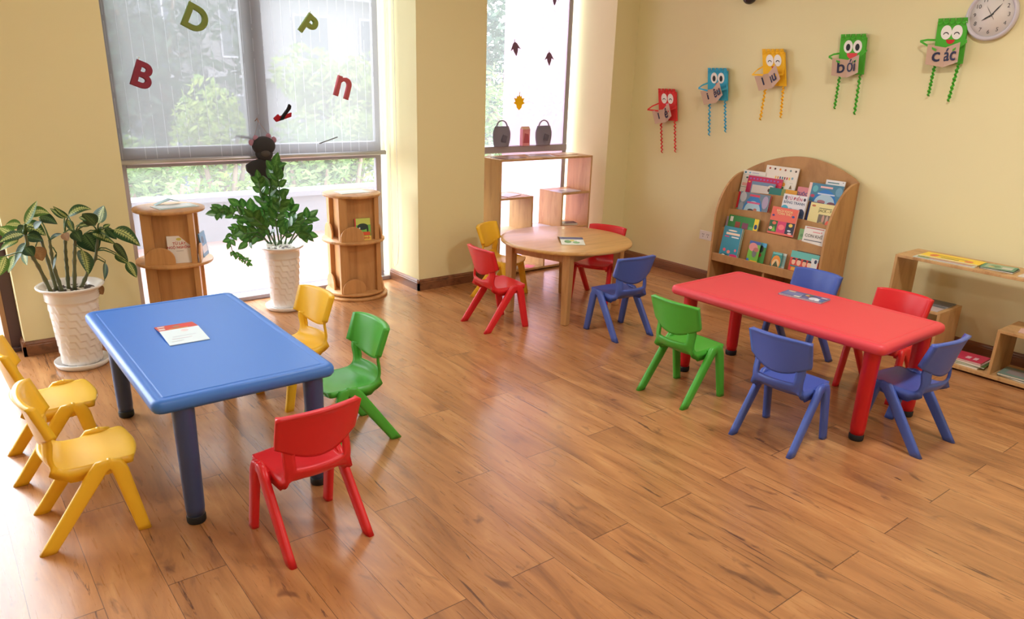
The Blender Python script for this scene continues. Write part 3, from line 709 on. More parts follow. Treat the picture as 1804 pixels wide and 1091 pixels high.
# ------------------------------------------------------------ books and magazines
WALLX = Matrix.Rotation(-PI/2, 4, 'Z')      # local -y looks at world -x, local x runs to world -y
def book(name, label, T, w, h, t, base, prints=(), texts=(), cat='book', group=None, pages=True, page=(238, 232, 220)):
    """origin at the bottom centre, cover towards local -y. prints: (shape, cx, cy, w, h, rgb[, rot]) in fractions of the cover"""
    o = thing(name, label, cat, (0, 0, 0), 0, group); o.matrix_world = T
    b = MB(); c = min(.0012, t*.2); mc = flat(base, .35)
    if t > .003:
        b.box(-w/2, w/2, 0, c, 0, h, mc); b.box(-w/2, w/2, t-c, t, 0, h, mc); b.box(-w/2, -w/2+.0015, c, t-c, 0, h, mc)
        b.box(-w/2+.0015, w/2-.002, c, t-c, .002, h-.002, flat(page, .8))
    else: b.box(-w/2, w/2, 0, t, 0, h, mc)
    b.build('covers', None, o)
    if prints:
        b = MB()
        for i, pr in enumerate(prints):
            if i and len(prints) < 3: b.build('cover_picture', None, o); b = MB()
            sh, cx, cy, pw, ph, rgb = pr[:6]; rot = R(pr[6]) if len(pr) > 6 else 0; X, Z = (cx-.5)*w, cy*h; e = -.0003-.00004*i
            if sh == 'r': poly = [(-.5, -.5), (.5, -.5), (.5, .5), (-.5, .5)]
            elif sh == 't': poly = [(-.5, -.5), (.5, -.5), (0, .5)]
            elif sh == 'd': poly = [(.5*math.cos(PI*k/14), -.5+math.sin(PI*k/14)) for k in range(15)]
            else: poly = [(.5*math.cos(2*PI*k/20), .5*math.sin(2*PI*k/20)) for k in range(20)]
            pts = []
            for a, c_ in poly:
                a, c_ = a*pw*w, c_*ph*h; xx = X+a*math.cos(rot)-c_*math.sin(rot); zz_ = Z+a*math.sin(rot)+c_*math.cos(rot)
                pts.append((max(-w/2, min(w/2, xx)), e, max(0, min(h, zz_))))
            b.face(pts, flat(rgb, .35))
        b.build('cover_picture', None, o)
    for i, (s, cx, cy, size, rgb) in enumerate(texts):
        M = Matrix.Translation(((cx-.5)*w, -.0012, cy*h)) @ Matrix.Rotation(PI/2, 4, 'X')
        text_mesh(s, size, flat(rgb, .4), 'title_lettering', o, M, .0001, bold=.0004)
    return o
bx = lambda x, y: (1220+x/4.3625, 260+y/4.3625)
def rack_book(label, X, tl, tr, bl, hidden, t, base, prints=(), texts=(), tilt=9, name='picture_book', dx=0):
    a, c, d = P(*bx(*tl), X=X), P(*bx(*tr), X=X), P(*bx(*bl), X=X)
    wd_ = abs(a.y-c.y); top = (a.z+c.z)/2; bot = d.z-hidden; h = (top-bot)/math.cos(R(tilt)); yc = (a.y+c.y)/2
    T = Matrix.Translation((X-(h*.5)*math.sin(R(tilt))+dx, yc, bot)) @ WALLX @ Matrix.Rotation(-R(tilt), 4, 'X')
    return book(name, label, T, wd_, h, t, base, prints, texts, 'book', 'picture books on the arched rack')

# arched display rack on the right wall
rk = thing('book_rack', 'arched wooden display rack full of picture books against the right wall', 'bookcase', (4.86, 3.03, 0))
def rkP(x, y, z): return Vector((x-4.86, y-3.03, z))
Y0_, Y1_, XF, XB = 2.565, 3.485, 4.705, 5.02
b = MB(); poly = [(Y0_, 0), (Y1_, 0), (Y1_, .93)]
for i in range(1, 24):
    a = i/24; y = Y1_+(Y0_-Y1_)*a; poly.append((y, .93+.03*a+ .142*math.sin(PI*a)**.85))
poly.append((Y0_, .955)); b.prism(poly, XB-.015, XB, lambda y, z, d: rkP(d, y, z)); b.build('back_panel', M_rack, rk)
for yy in (Y0_, Y1_-.018):
    top = .935 if yy > 3 else .955; poly = [(XB-.015, 0), (XF, 0), (XF-.003, .33), (XF, .60)]
    for i in range(1, 15):
        a = i/14; poly.append((XF+(XB-.015-XF)*(1-math.cos(a*PI/2))**.9, .60+(top-.60)*math.sin(a*PI/2)))
    b = MB(); b.prism(poly, yy, yy+.018, lambda x, z, d: rkP(x, d, z)); b.build('side_panel', M_rack, rk, bevel=.002)
Yi0, Yi1 = Y0_+.018, Y1_-.018
b = MB(); b.box(XF+.004-4.86, XF+.018-4.86, Yi0-3.03, Yi1-3.03, .275, .335); b.build('front_lip', M_rack, rk, bevel=.002)
b = MB(); b.box(XF+.018-4.86, XB-.015-4.86, Yi0-3.03, Yi1-3.03, .275, .292); b.build('shelf_board', M_rack, rk)
def board(x0, x1, z0, z1, crown=.022):
    """sloping board that carries one row of books, top edge gently crowned"""
    b = MB(); poly = [(Yi0, 0), (Yi1, 0)]+[(Yi1+(Yi0-Yi1)*i/16, 1+crown/(z1-z0)*math.sin(PI*i/16)) for i in range(17)]
    b.prism(poly, 0, .012, lambda y, v, d: rkP(x0+(x1-x0)*min(v, 1)+d, y, z0+(z1-z0)*v)); b.build('display_board', M_rack, rk)
board(4.765, 4.785, .292, .525); board(4.835, 4.85, .50, .66); board(4.90, 4.912, .64, .785); 
for z, x0 in ((.50, 4.79), (.645, 4.855), (.775, 4.915)): 
    b = MB(); b.box(x0-4.86, XB-.015-4.86, Yi0-3.03, Yi1-3.03, z-.012, z); b.build('shelf_board', M_rack, rk)
b = MB(); b.box(XF+.02-4.86, XB-.015-4.86, 3.0-3.03, 3.018-3.03, 0, .275); b.build('divider', M_rack, rk)
b = MB(); b.box(XF+.01-4.86, XB-.015-4.86, Yi0-3.03, Yi1-3.03, .03, .045); b.build('bottom_board', M_rack, rk)
G, K = (60, 140, 60), (40, 40, 50)
rack_book('teal book with pink balloons, leftmost on the lowest row', 4.735, (238, 600), (375, 628), (188, 805), .02, .012, (56, 144, 170),
    [('o', .5, .88, .5, .05, (240, 225, 205)), ('r', .55, .78, .75, .07, (246, 218, 196)), ('r', .7, .68, .4, .04, (236, 236, 240)), ('r', .25, .68, .25, .035, (214, 60, 120)), ('o', .25, .25, .16, .1, (226, 96, 110)), ('o', .5, .2, .18, .11, (236, 140, 130)),
     ('o', .85, .28, .12, .09, (232, 120, 140)), ('o', .3, .06, .5, .14, (20, 92, 104)), ('o', .25, .07, .2, .07, (240, 240, 230)), ('o', .8, .1, .42, .1, (208, 40, 110)), ('o', .85, .03, .5, .08, (206, 196, 236))])
rack_book('green edged book hidden behind the teal balloon book', 4.755, (262, 612), (384, 634), (215, 800), .02, .012, (84, 150, 96), ())
rack_book('small pig book with green meadow cover on the lowest row', 4.735, (438, 712), (520, 735), (412, 850), .02, .006, (120, 190, 70),
    [('r', .5, .93, 1, .14, (70, 100, 180)), ('o', .4, .72, .8, .4, (228, 150, 150)), ('o', .6, .45, .4, .4, (120, 120, 120)), ('o', .7, .62, .5, .2, (190, 120, 110)), ('r', .7, .05, .7, .1, (240, 190, 40)), ('o', .1, .1, .25, .14, (60, 110, 200))])
rack_book('green and black book peeping out behind the pig book', 4.75, (500, 728), (567, 742), (482, 860), .02, .006, (70, 150, 70), [('r', .6, .9, .9, .2, (90, 170, 220)), ('o', .5, .7, .5, .35, (34, 40, 34)), ('o', .45, .4, .4, .2, (150, 60, 50))])
rack_book('tiny teal book with an orange moon on the lowest row', 4.735, (615, 802), (690, 815), (603, 890), .02, .006, (64, 150, 140),
    [('o', .5, .35, .9, .9, (236, 150, 60)), ('o', .5, .25, .7, .6, (238, 200, 150)), ('t', .5, .25, .6, .4, (80, 90, 60)), ('r', .5, .92, .9, .12, (120, 200, 200))])
rack_book('pale small book behind the orange moon book', 4.75, (640, 804), (720, 822), (628, 895), .02, .006, (214, 222, 216), [('r', .5, .5, 1, .7, (150, 190, 186))])
rack_book('book with four children on a red bus, right end of the lowest row', 4.735, (760, 790), (975, 835), (738, 925), .01, .008, (216, 72, 60),
    [('r', .5, .82, 1, .36, (104, 190, 182)), ('r', .45, .63, .9, .06, (216, 72, 60)), ('r', .86, .4, .24, .8, (222, 226, 226)), ('o', .14, .45, .13, .28, (240, 190, 160)), ('o', .33, .45, .15, .3, (238, 190, 164)), ('o', .53, .44, .14, .28, (236, 180, 150)), ('o', .7, .44, .14, .3, (240, 200, 176)),
     ('d', .14, .6, .14, .1, K), ('d', .33, .62, .15, .1, (60, 40, 40)), ('d', .53, .6, .15, .1, K), ('d', .7, .6, .14, .1, K), ('r', .3, .1, .4, .16, (226, 170, 60)), ('r', .2, .24, .3, .07, (60, 130, 130)), ('o', .9, .66, .09, .2, (40, 50, 90))])
rack_book('dark book standing behind the red bus book', 4.755, (800, 792), (988, 832), (775, 920), .01, .006, (40, 70, 60), ())
rack_book('green activity book with a yellow spine strip on the second row', 4.80, (280, 515), (508, 555), (278, 610), .05, .012, (50, 138, 58),
    [('r', .1, .8, .1, .25, (232, 226, 214)), ('r', .33, .55, .17, .3, (160, 70, 50)), ('r', .58, .55, .2, .3, (130, 60, 90)), ('r', .33, .12, .17, .2, (190, 90, 50)), ('r', .58, .12, .2, .2, (150, 50, 50)), ('r', .8, .4, .18, .3, (90, 170, 100)), ('r', .93, .5, .14, 1, (246, 216, 48)), ('o', .93, .6, .1, .25, (30, 60, 120))])
rack_book('red children encyclopedia with three square pictures on the second row', 4.80, (610, 452), (808, 482), (580, 650), .0, .014, (236, 108, 88),
    [('r', .17, .28, .32, .42, (44, 96, 44)), ('r', .5, .28, .32, .42, (220, 60, 110)), ('r', .83, .28, .33, .42, (26, 34, 62)), ('o', .2, .4, .16, .12, (226, 110, 80)), ('o', .1, .2, .14, .12, (240, 200, 180)), ('t', .22, .2, .14, .2, (130, 200, 60)),
     ('o', .5, .28, .24, .2, (246, 120, 130)), ('o', .84, .4, .15, .13, (244, 206, 90)), ('o', .82, .2, .14, .06, (220, 224, 236)), ('o', .86, .1, .16, .08, (236, 200, 200)), ('o', .86, .72, .11, .08, (40, 70, 150)), ('o', .1, .68, .1, .08, (90, 50, 120))],
    [('BÁCH KHOA', .5, .87, .022, (250, 222, 160)), ('TOÀN THƯ', .5, .77, .022, (250, 222, 160))])
rack_book('white book titled CON KHI at the right of the second row', 4.80, (862, 600), (1022, 634), (846, 690), .05, .007, (236, 230, 224),
    [('r', .5, .93, .84, .05, (200, 120, 110)), ('r', .6, .75, .35, .05, (226, 150, 150)), ('o', .83, .77, .06, .09, (220, 140, 140)), ('r', .5, .3, .84, .05, (110, 110, 116))], [('CON KHỈ', .5, .53, .03, (110, 104, 100))])
rack_book('narrow pale green book beside the white CON KHI book', 4.815, (822, 622), (900, 638), (815, 690), .05, .006, (140, 190, 130), [('o', .3, .2, .4, .3, (236, 170, 160)), ('o', .3, .6, .3, .2, (110, 160, 110))])
rack_book('lilac edged book at the far left of the second row', 4.815, (262, 528), (420, 556), (258, 600), .05, .006, (180, 160, 180), ())
rack_book('flowery green and red book above the green activity book', 4.865, (330, 462), (492, 488), (326, 520), .06, .008, (120, 160, 90),
    [('o', .3, .8, .3, .3, (90, 80, 110)), ('o', .5, .85, .18, .24, (216, 60, 50)), ('o', .75, .8, .18, .3, (236, 120, 90)), ('r', .5, .45, .8, .16, (230, 190, 120)), ('r', .9, .5, .2, .3, (200, 30, 70)), ('o', .12, .7, .2, .4, (150, 190, 120)), ('r', .4, .6, .06, .3, (240, 226, 200))])
rack_book('blue globe picture book with red edges at left of the third row', 4.865, (366, 335), (590, 372), (336, 462), .06, .01, (110, 130, 150),
    [('o', .12, .8, .22, .4, (190, 190, 200)), ('o', .88, .7, .2, .5, (176, 160, 190)), ('d', .5, .52, .68, .76, (44, 124, 196)), ('d', .5, .48, .56, .42, (170, 206, 226)), ('r', .5, .9, .34, .08, (222, 60, 90)), ('r', .5, .62, .44, .07, (214, 90, 140)), ('o', .45, .32, .2, .12, (50, 40, 60)), ('o', .6, .36, .12, .12, (190, 120, 100)), ('o', .1, .4, .16, .4, (150, 160, 176)), ('o', .9, .3, .16, .3, (120, 130, 150))])
rack_book('red book whose edges show around the blue globe book', 4.885, (350, 335), (600, 378), (330, 462), .06, .008, (206, 30, 50), ())
rack_book('white picture dictionary with coloured letters in the middle of the third row', 4.865, (698, 352), (880, 382), (672, 500), .04, .016, (232, 232, 238),
    [('o', .12, .86, .1, .16, (120, 120, 130)), ('o', .9, .86, .1, .12, (80, 60, 80)), ('o', .15, .42, .3, .3, (80, 180, 210)), ('o', .4, .4, .2, .16, (150, 190, 220)), ('o', .6, .38, .3, .14, (90, 150, 190)), ('o', .85, .3, .3, .4, (60, 80, 110)), ('r', .5, .12, 1, .25, (70, 90, 120))],
    [('TỪ ĐIỂN', .5, .84, .03, (200, 90, 120)), ('BẰNG TRANH', .5, .68, .026, (90, 110, 140))])
rack_book('cream book with a brown painting at the right of the third row', 4.865, (906, 418), (1100, 452), (872, 575), .03, .008, (238, 226, 158),
    [('o', .14, .88, .16, .08, (206, 120, 80)), ('r', .66, .33, .52, .5, (120, 104, 84)), ('o', .6, .42, .1, .3, (200, 150, 130)), ('o', .75, .4, .1, .34, (190, 160, 140)), ('o', .8, .22, .16, .3, (226, 90, 60)), ('o', .55, .2, .2, .2, (170, 150, 90)), ('r', .62, .82, .5, .03, (120, 120, 80))], [('JACK - P', .62, .72, .026, (120, 116, 60))])
rack_book('dark blue book behind the cream painting book', 4.885, (892, 412), (1000, 432), (862, 570), .03, .008, (34, 50, 110), ())
rack_book('white board book peeping at the top left of the rack', 4.955, (388, 170), (556, 192), (372, 320), .06, .008, (232, 228, 220),
    [('o', .1, .92, .1, .07, (40, 110, 140)), ('o', .3, .92, .1, .06, (130, 190, 220)), ('r', .55, .92, .3, .04, (190, 190, 210)), ('r', .5, .85, 1, .01, (90, 140, 130)), ('o', .22, .74, .1, .06, (30, 90, 90)), ('r', .2, .5, .3, .1, (236, 180, 176)), ('r', .5, .4, 1, .012, (60, 120, 90))], [])
rack_book('large white board book with rows of little icons on the top row', 4.965, (562, 135), (812, 163), (556, 300), .09, .01, (236, 228, 216),
    [('o', .12+.16*i, .92-.003*i, .06, .06, c) for i, c in enumerate([(190, 70, 40), (90, 40, 40), (226, 140, 50), (150, 80, 60), (120, 150, 150), (80, 60, 50)])] +
    [('r', .35+.07*i, .68, .04, .07, c) for i, c in enumerate([(230, 180, 60), (220, 150, 60), (90, 60, 120), (60, 130, 140), (120, 60, 60), (190, 40, 50), (230, 190, 60)])] +
    [('o', .62, .5, .14, .12, (240, 166, 60)), ('r', .62, .38, .08, .1, (50, 130, 60)), ('o', .86, .7, .06, .07, (120, 170, 190)), ('t', .86, .46, .09, .12, (120, 90, 40)), ('r', .86, .56, .1, .01, (180, 176, 170))])
rack_book('magenta book with a dotted pattern on the top row', 4.945, (426, 222), (690, 238), (426, 310), .05, .008, (198, 30, 90),
    [('o', .08+.1*i, .86, .05, .08, (150, 100, 190)) for i in range(9)]+[('o', .06+.11*i, .68, .07, .08, (240, 170, 60)) for i in range(8)]+[('o', .96, .75, .1, .16, (226, 60, 70)), ('o', .98, .55, .1, .16, (226, 40, 60))])
rack_book('grey blue framed book in front of the magenta one', 4.925, (454, 258), (632, 282), (444, 335), .05, .008, (112, 140, 172), [('r', .46, .45, .84, .72, (214, 204, 198)), ('o', .84, .78, .24, .2, (226, 214, 200)), ('o', .78, .6, .1, .2, (90, 50, 40))])
rack_book('teal and orange book in the middle of the top row', 4.92, (590, 305), (802, 335), (584, 372), .06, .008, (30, 120, 112), [('r', .75, .5, .5, 1, (222, 156, 40)), ('r', .52, .5, .14, 1, (130, 140, 70)), ('o', .35, .42, .34, .36, (196, 206, 206)), ('o', .3, .34, .2, .2, (60, 70, 90))])
rack_book('pink book partly hidden beside the teal and orange one', 4.935, (808, 298), (925, 318), (800, 370), .05, .008, (216, 130, 140), [('r', .3, .25, .5, .06, (150, 80, 90))], [('CUỘC', .36, .58, .03, (60, 80, 150))])
rack_book('wide blue globe picture book at the right of the top row', 4.93, (898, 270), (1160, 300), (885, 400), .03, .012, (70, 130, 160),
    [('r', .04, .5, .08, 1, (240, 200, 190)), ('o', .2, .75, .16, .3, (100, 180, 190)), ('o', .9, .72, .2, .4, (110, 160, 190)), ('d', .54, .4, .7, .72, (36, 120, 200)), ('d', .54, .34, .6, .42, (176, 204, 222)), ('r', .52, .86, .36, .08, (240, 190, 190)), ('r', .55, .55, .5, .06, (200, 214, 236)), ('o', .45, .2, .24, .16, (170, 110, 120)), ('o', .75, .14, .24, .2, (120, 70, 90)), ('o', .16, .42, .12, .14, (190, 60, 90))])
rack_book('white book behind the wide blue globe book at top right', 4.965, (1025, 248), (1172, 264), (1010, 330), .05, .008, (232, 230, 232), [('r', .4, .86, .6, .05, (60, 120, 130)), ('o', .9, .92, .06, .05, (110, 90, 110)), ('r', .5, .72, 1, .05, (90, 160, 130))])

FLATB = Matrix.Rotation(-PI/2, 4, 'X')   # lying book, cover up
def lying(label, x, y, z, rz, w, h, t, base, prints=(), texts=(), cat='magazine', group=None, name='magazine'):
    """lying flat with its centre at x, y and its lower face at height z"""
    T = Matrix.Translation((x, y, z+t)) @ Matrix.Rotation(R(rz), 4, 'Z') @ FLATB @ Matrix.Rotation(0, 4, 'X') @ Matrix.Translation((0, 0, -h/2))
    return book(name, label, T, w, h, t, base, prints, texts, cat, group)

# open book propped like a tent on the blue table
def tent_book(label, x, y, z, rz, w, h1, h2, c1, c2, p1, p2, a1=6, a2=11):
    t = thing('open_book', label, 'book', (x, y, z+.001), R(rz))
    hz = h1*math.sin(R(a1)); y2 = math.sqrt(max(h2*h2-hz*hz, 0)); y1 = h1*math.cos(R(a1))
    for nm, yy, cc, pr in (('front_cover', y1, c1, p1), ('inside_page', -y2, c2, p2)):
        b = MB(); s = 1 if yy > 0 else -1
        def F(u, v, d): return Vector(((u-.5)*w, yy*v, hz*(1-v)+d))
        b.prism([(0, 0), (1, 0), (1, 1), (0, 1)], 0, .0025, F, flat(cc, .35))
        for i, (sh, cx, cy, pw, ph, rgb) in enumerate(pr):
            poly = [(-.5, -.5), (.5, -.5), (.5, .5), (-.5, .5)] if sh == 'r' else [(.5*math.cos(2*PI*k/20), .5*math.sin(2*PI*k/20)) for k in range(20)]
            b.face([F(cx+a*pw, cy+c*ph, .0028+.0001*i) for a, c in poly], flat(rgb, .35))
        b.build(nm, None, t)
    return t
tent_book('open booklet with a red cover lying on the blue table', .745, 3.19, .508, -1, .155, .10, .165, (206, 66, 40), (222, 238, 244),
    [('o', .72, .45, .3, .7, (222, 50, 40)), ('o', .5, .5, .2, .3, (170, 130, 90)), ('r', .1, .3, .16, .3, (225, 215, 210)), ('r', .14, .75, .18, .2, (230, 226, 220)), ('r', .5, .1, .5, .12, (226, 160, 60))],
    [('o', .6, .16, .2, .16, (246, 214, 216)), ('r', .5, .5, .6, .03, (206, 216, 226)), ('r', .4, .65, .5, .03, (214, 206, 216)), ('r', .25, .8, .3, .03, (206, 214, 220))])
tent_book('open book with a blue and green picture lying on the round table', 3.47, 3.735, .508, -35, .16, .12, .15, (150, 130, 90), (222, 226, 214),
    [('r', .5, .5, .9, .8, (180, 160, 110)), ('r', .5, .92, .95, .1, (240, 220, 70))],
    [('r', .5, .14, 1, .28, (60, 66, 120)), ('o', .3, .6, .3, .4, (90, 150, 80)), ('o', .65, .7, .3, .3, (120, 180, 120)), ('o', .5, .45, .2, .2, (226, 210, 90)), ('r', .8, .5, .2, .2, (240, 240, 236))], 9, 7)
mag = lying('open blue picture book lying on the red table', 3.585, 2.02, .508, -84, .235, .115, .007, (84, 92, 150),
    [('r', .14, .75, .16, .3, (216, 190, 150)), ('r', .4, .25, .14, .3, (232, 226, 214)), ('r', .25, .5, .4, .5, (110, 120, 170)), ('r', .48, .5, .012, 1, (40, 40, 60)), ('o', .53, .7, .08, .3, (200, 160, 100)), ('o', .6, .8, .08, .3, (90, 110, 80)), ('r', .6, .55, .05, .2, (180, 80, 60)), ('o', .75, .35, .2, .5, (206, 206, 226)),
     ('o', .85, .3, .12, .4, (226, 230, 240)), ('r', .9, .8, .14, .14, (214, 190, 206)), ('o', .7, .7, .14, .2, (60, 60, 110)), ('o', .93, .35, .1, .3, (60, 110, 170)), ('r', .5, .03, 1, .05, (200, 190, 190))], (), 'book', None, 'open_book')

# ------------------------------------------------------------ open cube shelves
def boards(t, boxes, m=None):
    for nm, x0, x1, y0, y1, z0, z1 in boxes:
        b = MB(); b.box(x0, x1, y0, y1, z0, z1); b.build(nm, m or M_shelf, t, bevel=.0015)
t = thing('open_shelf', 'tall open cube shelf standing in front of the pink window', 'shelf', (4.11, 4.90, 0))
ox, oy, T_ = 4.11, 4.90, .016
def bxs(x0, x1, z0, z1, nm, y0=4.745, y1=5.045): return (nm, x0-ox, x1-ox, y0-oy, y1-oy, z0, z1)
boards(t, [bxs(3.612, 3.612+T_, .03, .929, 'side_panel'), bxs(4.595, 4.611, .03, .929, 'side_panel'), bxs(3.612, 4.611, .929, .945, 'top_board'), bxs(3.612, 4.611, .012, .03, 'bottom_board'),
    bxs(3.628, 4.595, .327, .343, 'middle_board'), bxs(3.628, 3.963, .625, .641, 'cube_top'), bxs(3.947, 3.963, .343, .625, 'cube_side'), bxs(4.279, 4.595, .625, .641, 'cube_top'), bxs(4.279, 4.295, .343, .625, 'cube_side'),
    bxs(4.10, 4.116, .03, .327, 'cube_side')])
MG = 'magazines on the window shelf'
lying('dark magazine at the left end of the window shelf top', 3.78, 4.86, .945, 8, .25, .17, .004, (120, 90, 90), [('r', .5, .5, .8, .7, (176, 140, 120)), ('o', .5, .4, .3, .4, (90, 60, 70))], group=MG)
lying('pale magazine in the middle of the window shelf top', 4.13, 4.88, .945, -25, .22, .16, .006, (226, 214, 216), [('r', .5, .5, .8, .6, (190, 176, 190))], group=MG)
lying('pinkish magazine at the right end of the window shelf top', 4.42, 4.93, .945, 5, .24, .16, .004, (220, 170, 150), [('r', .5, .5, .8, .7, (230, 190, 170))], group=MG)
lying('pale folder on the lower left cube of the window shelf', 3.79, 4.88, .641, 20, .2, .15, .004, (226, 190, 200), group=MG)
lying('open grey picture book on the right cube of the window shelf', 4.40, 4.84, .641, 4, .24, .15, .005, (206, 200, 214), [('r', .25, .5, .45, .9, (180, 170, 190)), ('o', .3, .5, .2, .4, (120, 120, 110)), ('r', .75, .5, .48, .9, (220, 224, 232))], group=MG)
lying('black notebook in the lower right cell of the window shelf', 4.46, 4.86, .343, -20, .16, .1, .016, (34, 30, 40), group=MG)
lying('green and white magazine in the lower left cell of the window shelf', 3.78, 4.86, .03, 5, .24, .18, .06, (90, 130, 110), [('r', .5, .5, .8, .6, (206, 214, 210))], group=MG)
lying('white paper sheet on the bottom board of the window shelf', 3.92, 4.82, .09, 12, .28, .17, .002, (240, 240, 236), group=MG) if False else None
lying('pink paper on the bottom board of the window shelf', 3.99, 4.80, .03, 30, .1, .08, .002, (230, 110, 150), group=MG)
lying('pale magazine on the middle board of the window shelf', 4.14, 4.90, .343, 10, .2, .15, .008, (214, 214, 226), group=MG)

t = thing('open_shelf', 'low open cube shelf along the right wall, cut by the photo edge', 'shelf', (4.80, 1.26, 0)); ox, oy = 4.80, 1.26
def bys(y0, y1, z0, z1, nm, x0=4.635, x1=4.935): return (nm, x0-ox, x1-ox, y0-oy, y1-oy, z0, z1)
boards(t, [bys(2.048, 2.064, .03, .595, 'side_panel'), bys(.46, .476, .03, .595, 'side_panel'), bys(.46, 2.064, .595, .611, 'top_board'), bys(.46, 2.064, .012, .032, 'bottom_board'),
    bys(1.735, 1.751, .032, .298, 'cube_side'), bys(1.735, 2.048, .298, .314, 'cube_top'), bys(1.405, 1.421, .032, .286, 'cube_side'), bys(1.09, 1.421, .286, .302, 'cube_top'), bys(1.09, 1.106, .032, .286, 'cube_side')], M_beech)
LG_ = 'magazines on the low shelf'
lying('thin pale magazine under the long yellow one on the low shelf', 4.735, 1.80, .611, -88, .34, .16, .004, (206, 214, 206), [('r', .5, .2, .9, .3, (190, 160, 170)), ('r', .15, .5, .2, .8, (110, 160, 120))], group=LG_)
lying('long yellow magazine on top of the low shelf', 4.775, 1.795, .616, -88, .33, .15, .004, (250, 212, 20), [('r', .5, .6, .5, .2, (200, 170, 30)), ('o', .2, .5, .14, .5, (226, 110, 60)), ('o', .8, .4, .14, .4, (226, 120, 70)), ('r', .5, .3, .3, .1, (90, 100, 40)), ('r', .5, .05, 1, .1, (226, 226, 220))], group=LG_)
for i, (c, tt) in enumerate((((40, 60, 60), .008), ((70, 140, 110), .004))):
    lying(('dark green book at the bottom of the middle pile on the low shelf', 'green picture book topping the middle pile on the low shelf')[i], 4.765, 1.53+.004*i, .611+i*.009, -86+4*i, .17, .13, tt, c,
          [('r', .5, .5, .8, .8, (150, 180, 150)), ('o', .4, .5, .3, .5, (80, 130, 90)), ('r', .75, .4, .3, .4, (200, 200, 190)), ('o', .3, .3, .2, .2, (216, 190, 100))] if i else (), group=LG_)
lying('colourful magazine at the photo edge on top of the low shelf', 4.755, 1.31, .611, -90, .19, .17, .005, (214, 206, 200), [('r', .5, .8, 1, .35, (120, 170, 110)), ('r', .5, .6, .9, .2, (226, 190, 50)), ('r', .5, .42, .7, .16, (50, 50, 80)), ('o', .6, .2, .4, .2, (226, 150, 120))], group=LG_)
lying('open magazine on the left cube inside the low shelf', 4.72, 1.86, .314, -90, .2, .15, .004, (206, 190, 190), [('o', .5, .3, .3, .2, (180, 90, 80)), ('r', .5, .8, 1, .3, (110, 120, 130))], group=LG_)
lying('grey magazine behind on the left cube inside the low shelf', 4.85, 1.87, .314, -88, .22, .12, .006, (92, 96, 104), group=LG_)
for i, (c, l, dy, a) in enumerate((((226, 220, 206), 'white magazine lowest in the pink topped pile', .01, -92), ((70, 120, 60), 'green edged magazine in the pink topped pile', -.01, -84), ((236, 226, 214), 'cream magazine under the pink book in the low shelf', 0, -90), ((206, 40, 90), 'pink book topping the pile on the low shelf bottom board', .005, -88))):
    lying(l, 4.745-.0*i, 1.58+dy, .032+i*.010, a, .22, .16, .009, c, [('o', .18, .5, .2, .5, (236, 226, 226)), ('o', .2, .5, .06, .14, (60, 60, 70)), ('r', .6, .4, .12, .3, (240, 200, 214)), ('r', .78, .4, .1, .3, (240, 200, 214))] if i == 3 else (), group=LG_)
lying('magazine on the bottom board under the left cube', 4.72, 1.88, .032, -95, .2, .15, .012, (214, 196, 200), [('o', .5, .5, .4, .4, (180, 110, 130))], group=LG_)
for i, (c, l) in enumerate((((90, 100, 104), 'dark grey magazine lowest in the right cube of the low shelf'), ((120, 150, 140), 'worn green grey magazine in the right cube of the low shelf'))):
    lying(l, 4.74, 1.27+.01*i, .032+i*.011, -96+8*i, .2, .16, .010, c, [('r', .5, .5, .7, .6, (150, 140, 140))] if i else (), group=LG_)
lying('pink and white card on the right cube of the low shelf', 4.74, 1.27, .302, -80, .15, .1, .004, (230, 190, 180), [('r', .5, .5, .6, .5, (220, 120, 110))], group=LG_)

# books on and in the round towers
lying('thin magazine on top of the left book tower', 1.20, 4.87, .75, 8, .24, .15, .003, (196, 204, 200), [('r', .5, .5, .8, .7, (226, 226, 222)), ('r', .5, .15, .9, .1, (90, 140, 120))])
tb = MB(); tb.prism([(-.09, 0), (.0, .03), (.06, .012), (.0, .033)], -.03, .03, lambda a, z, d: Vector((a, d, z)))
tg = thing('folded_leaflet', 'green folded leaflet behind the magazine on the left tower', 'leaflet', (1.20, 4.985, .75)); tb.build('sheet', flat((60, 110, 80)), tg)
lying('pale magazine on top of the right book tower', 2.42, 4.93, .75, 0, .22, .14, .003, (206, 206, 196), [('r', .4, .5, .6, .6, (226, 220, 190))])
def tower_book(label, px, X_, Y_, rz, z, w, h, t, base, prints, texts=()):
    T = Matrix.Translation((X_, Y_, z)) @ Matrix.Rotation(rz, 4, 'Z') @ Matrix.Rotation(-R(7), 4, 'X')
    return book('picture_book', label, T, w, h, t, base, prints, texts)
tower_book('white book with a red title in the left tower', 0, 1.165, 4.73, R(-14), .429, .135, .165, .008, (236, 228, 222), [('o', .5, .88, .22, .1, (206, 190, 90)), ('r', .5, .45, .3, .02, (190, 180, 176))],
    [('TỪ LÁY', .5, .72, .022, (196, 70, 66)), ('NGỘ NGHĨNH', .5, .58, .0205, (196, 70, 66))])
tower_book('blue picture book at the right side of the left tower', 0, 1.355, 4.86, R(60), .429, .13, .15, .008, (60, 120, 160), [('r', .5, .3, .8, .3, (200, 190, 190)), ('o', .4, .7, .4, .3, (30, 60, 90))])
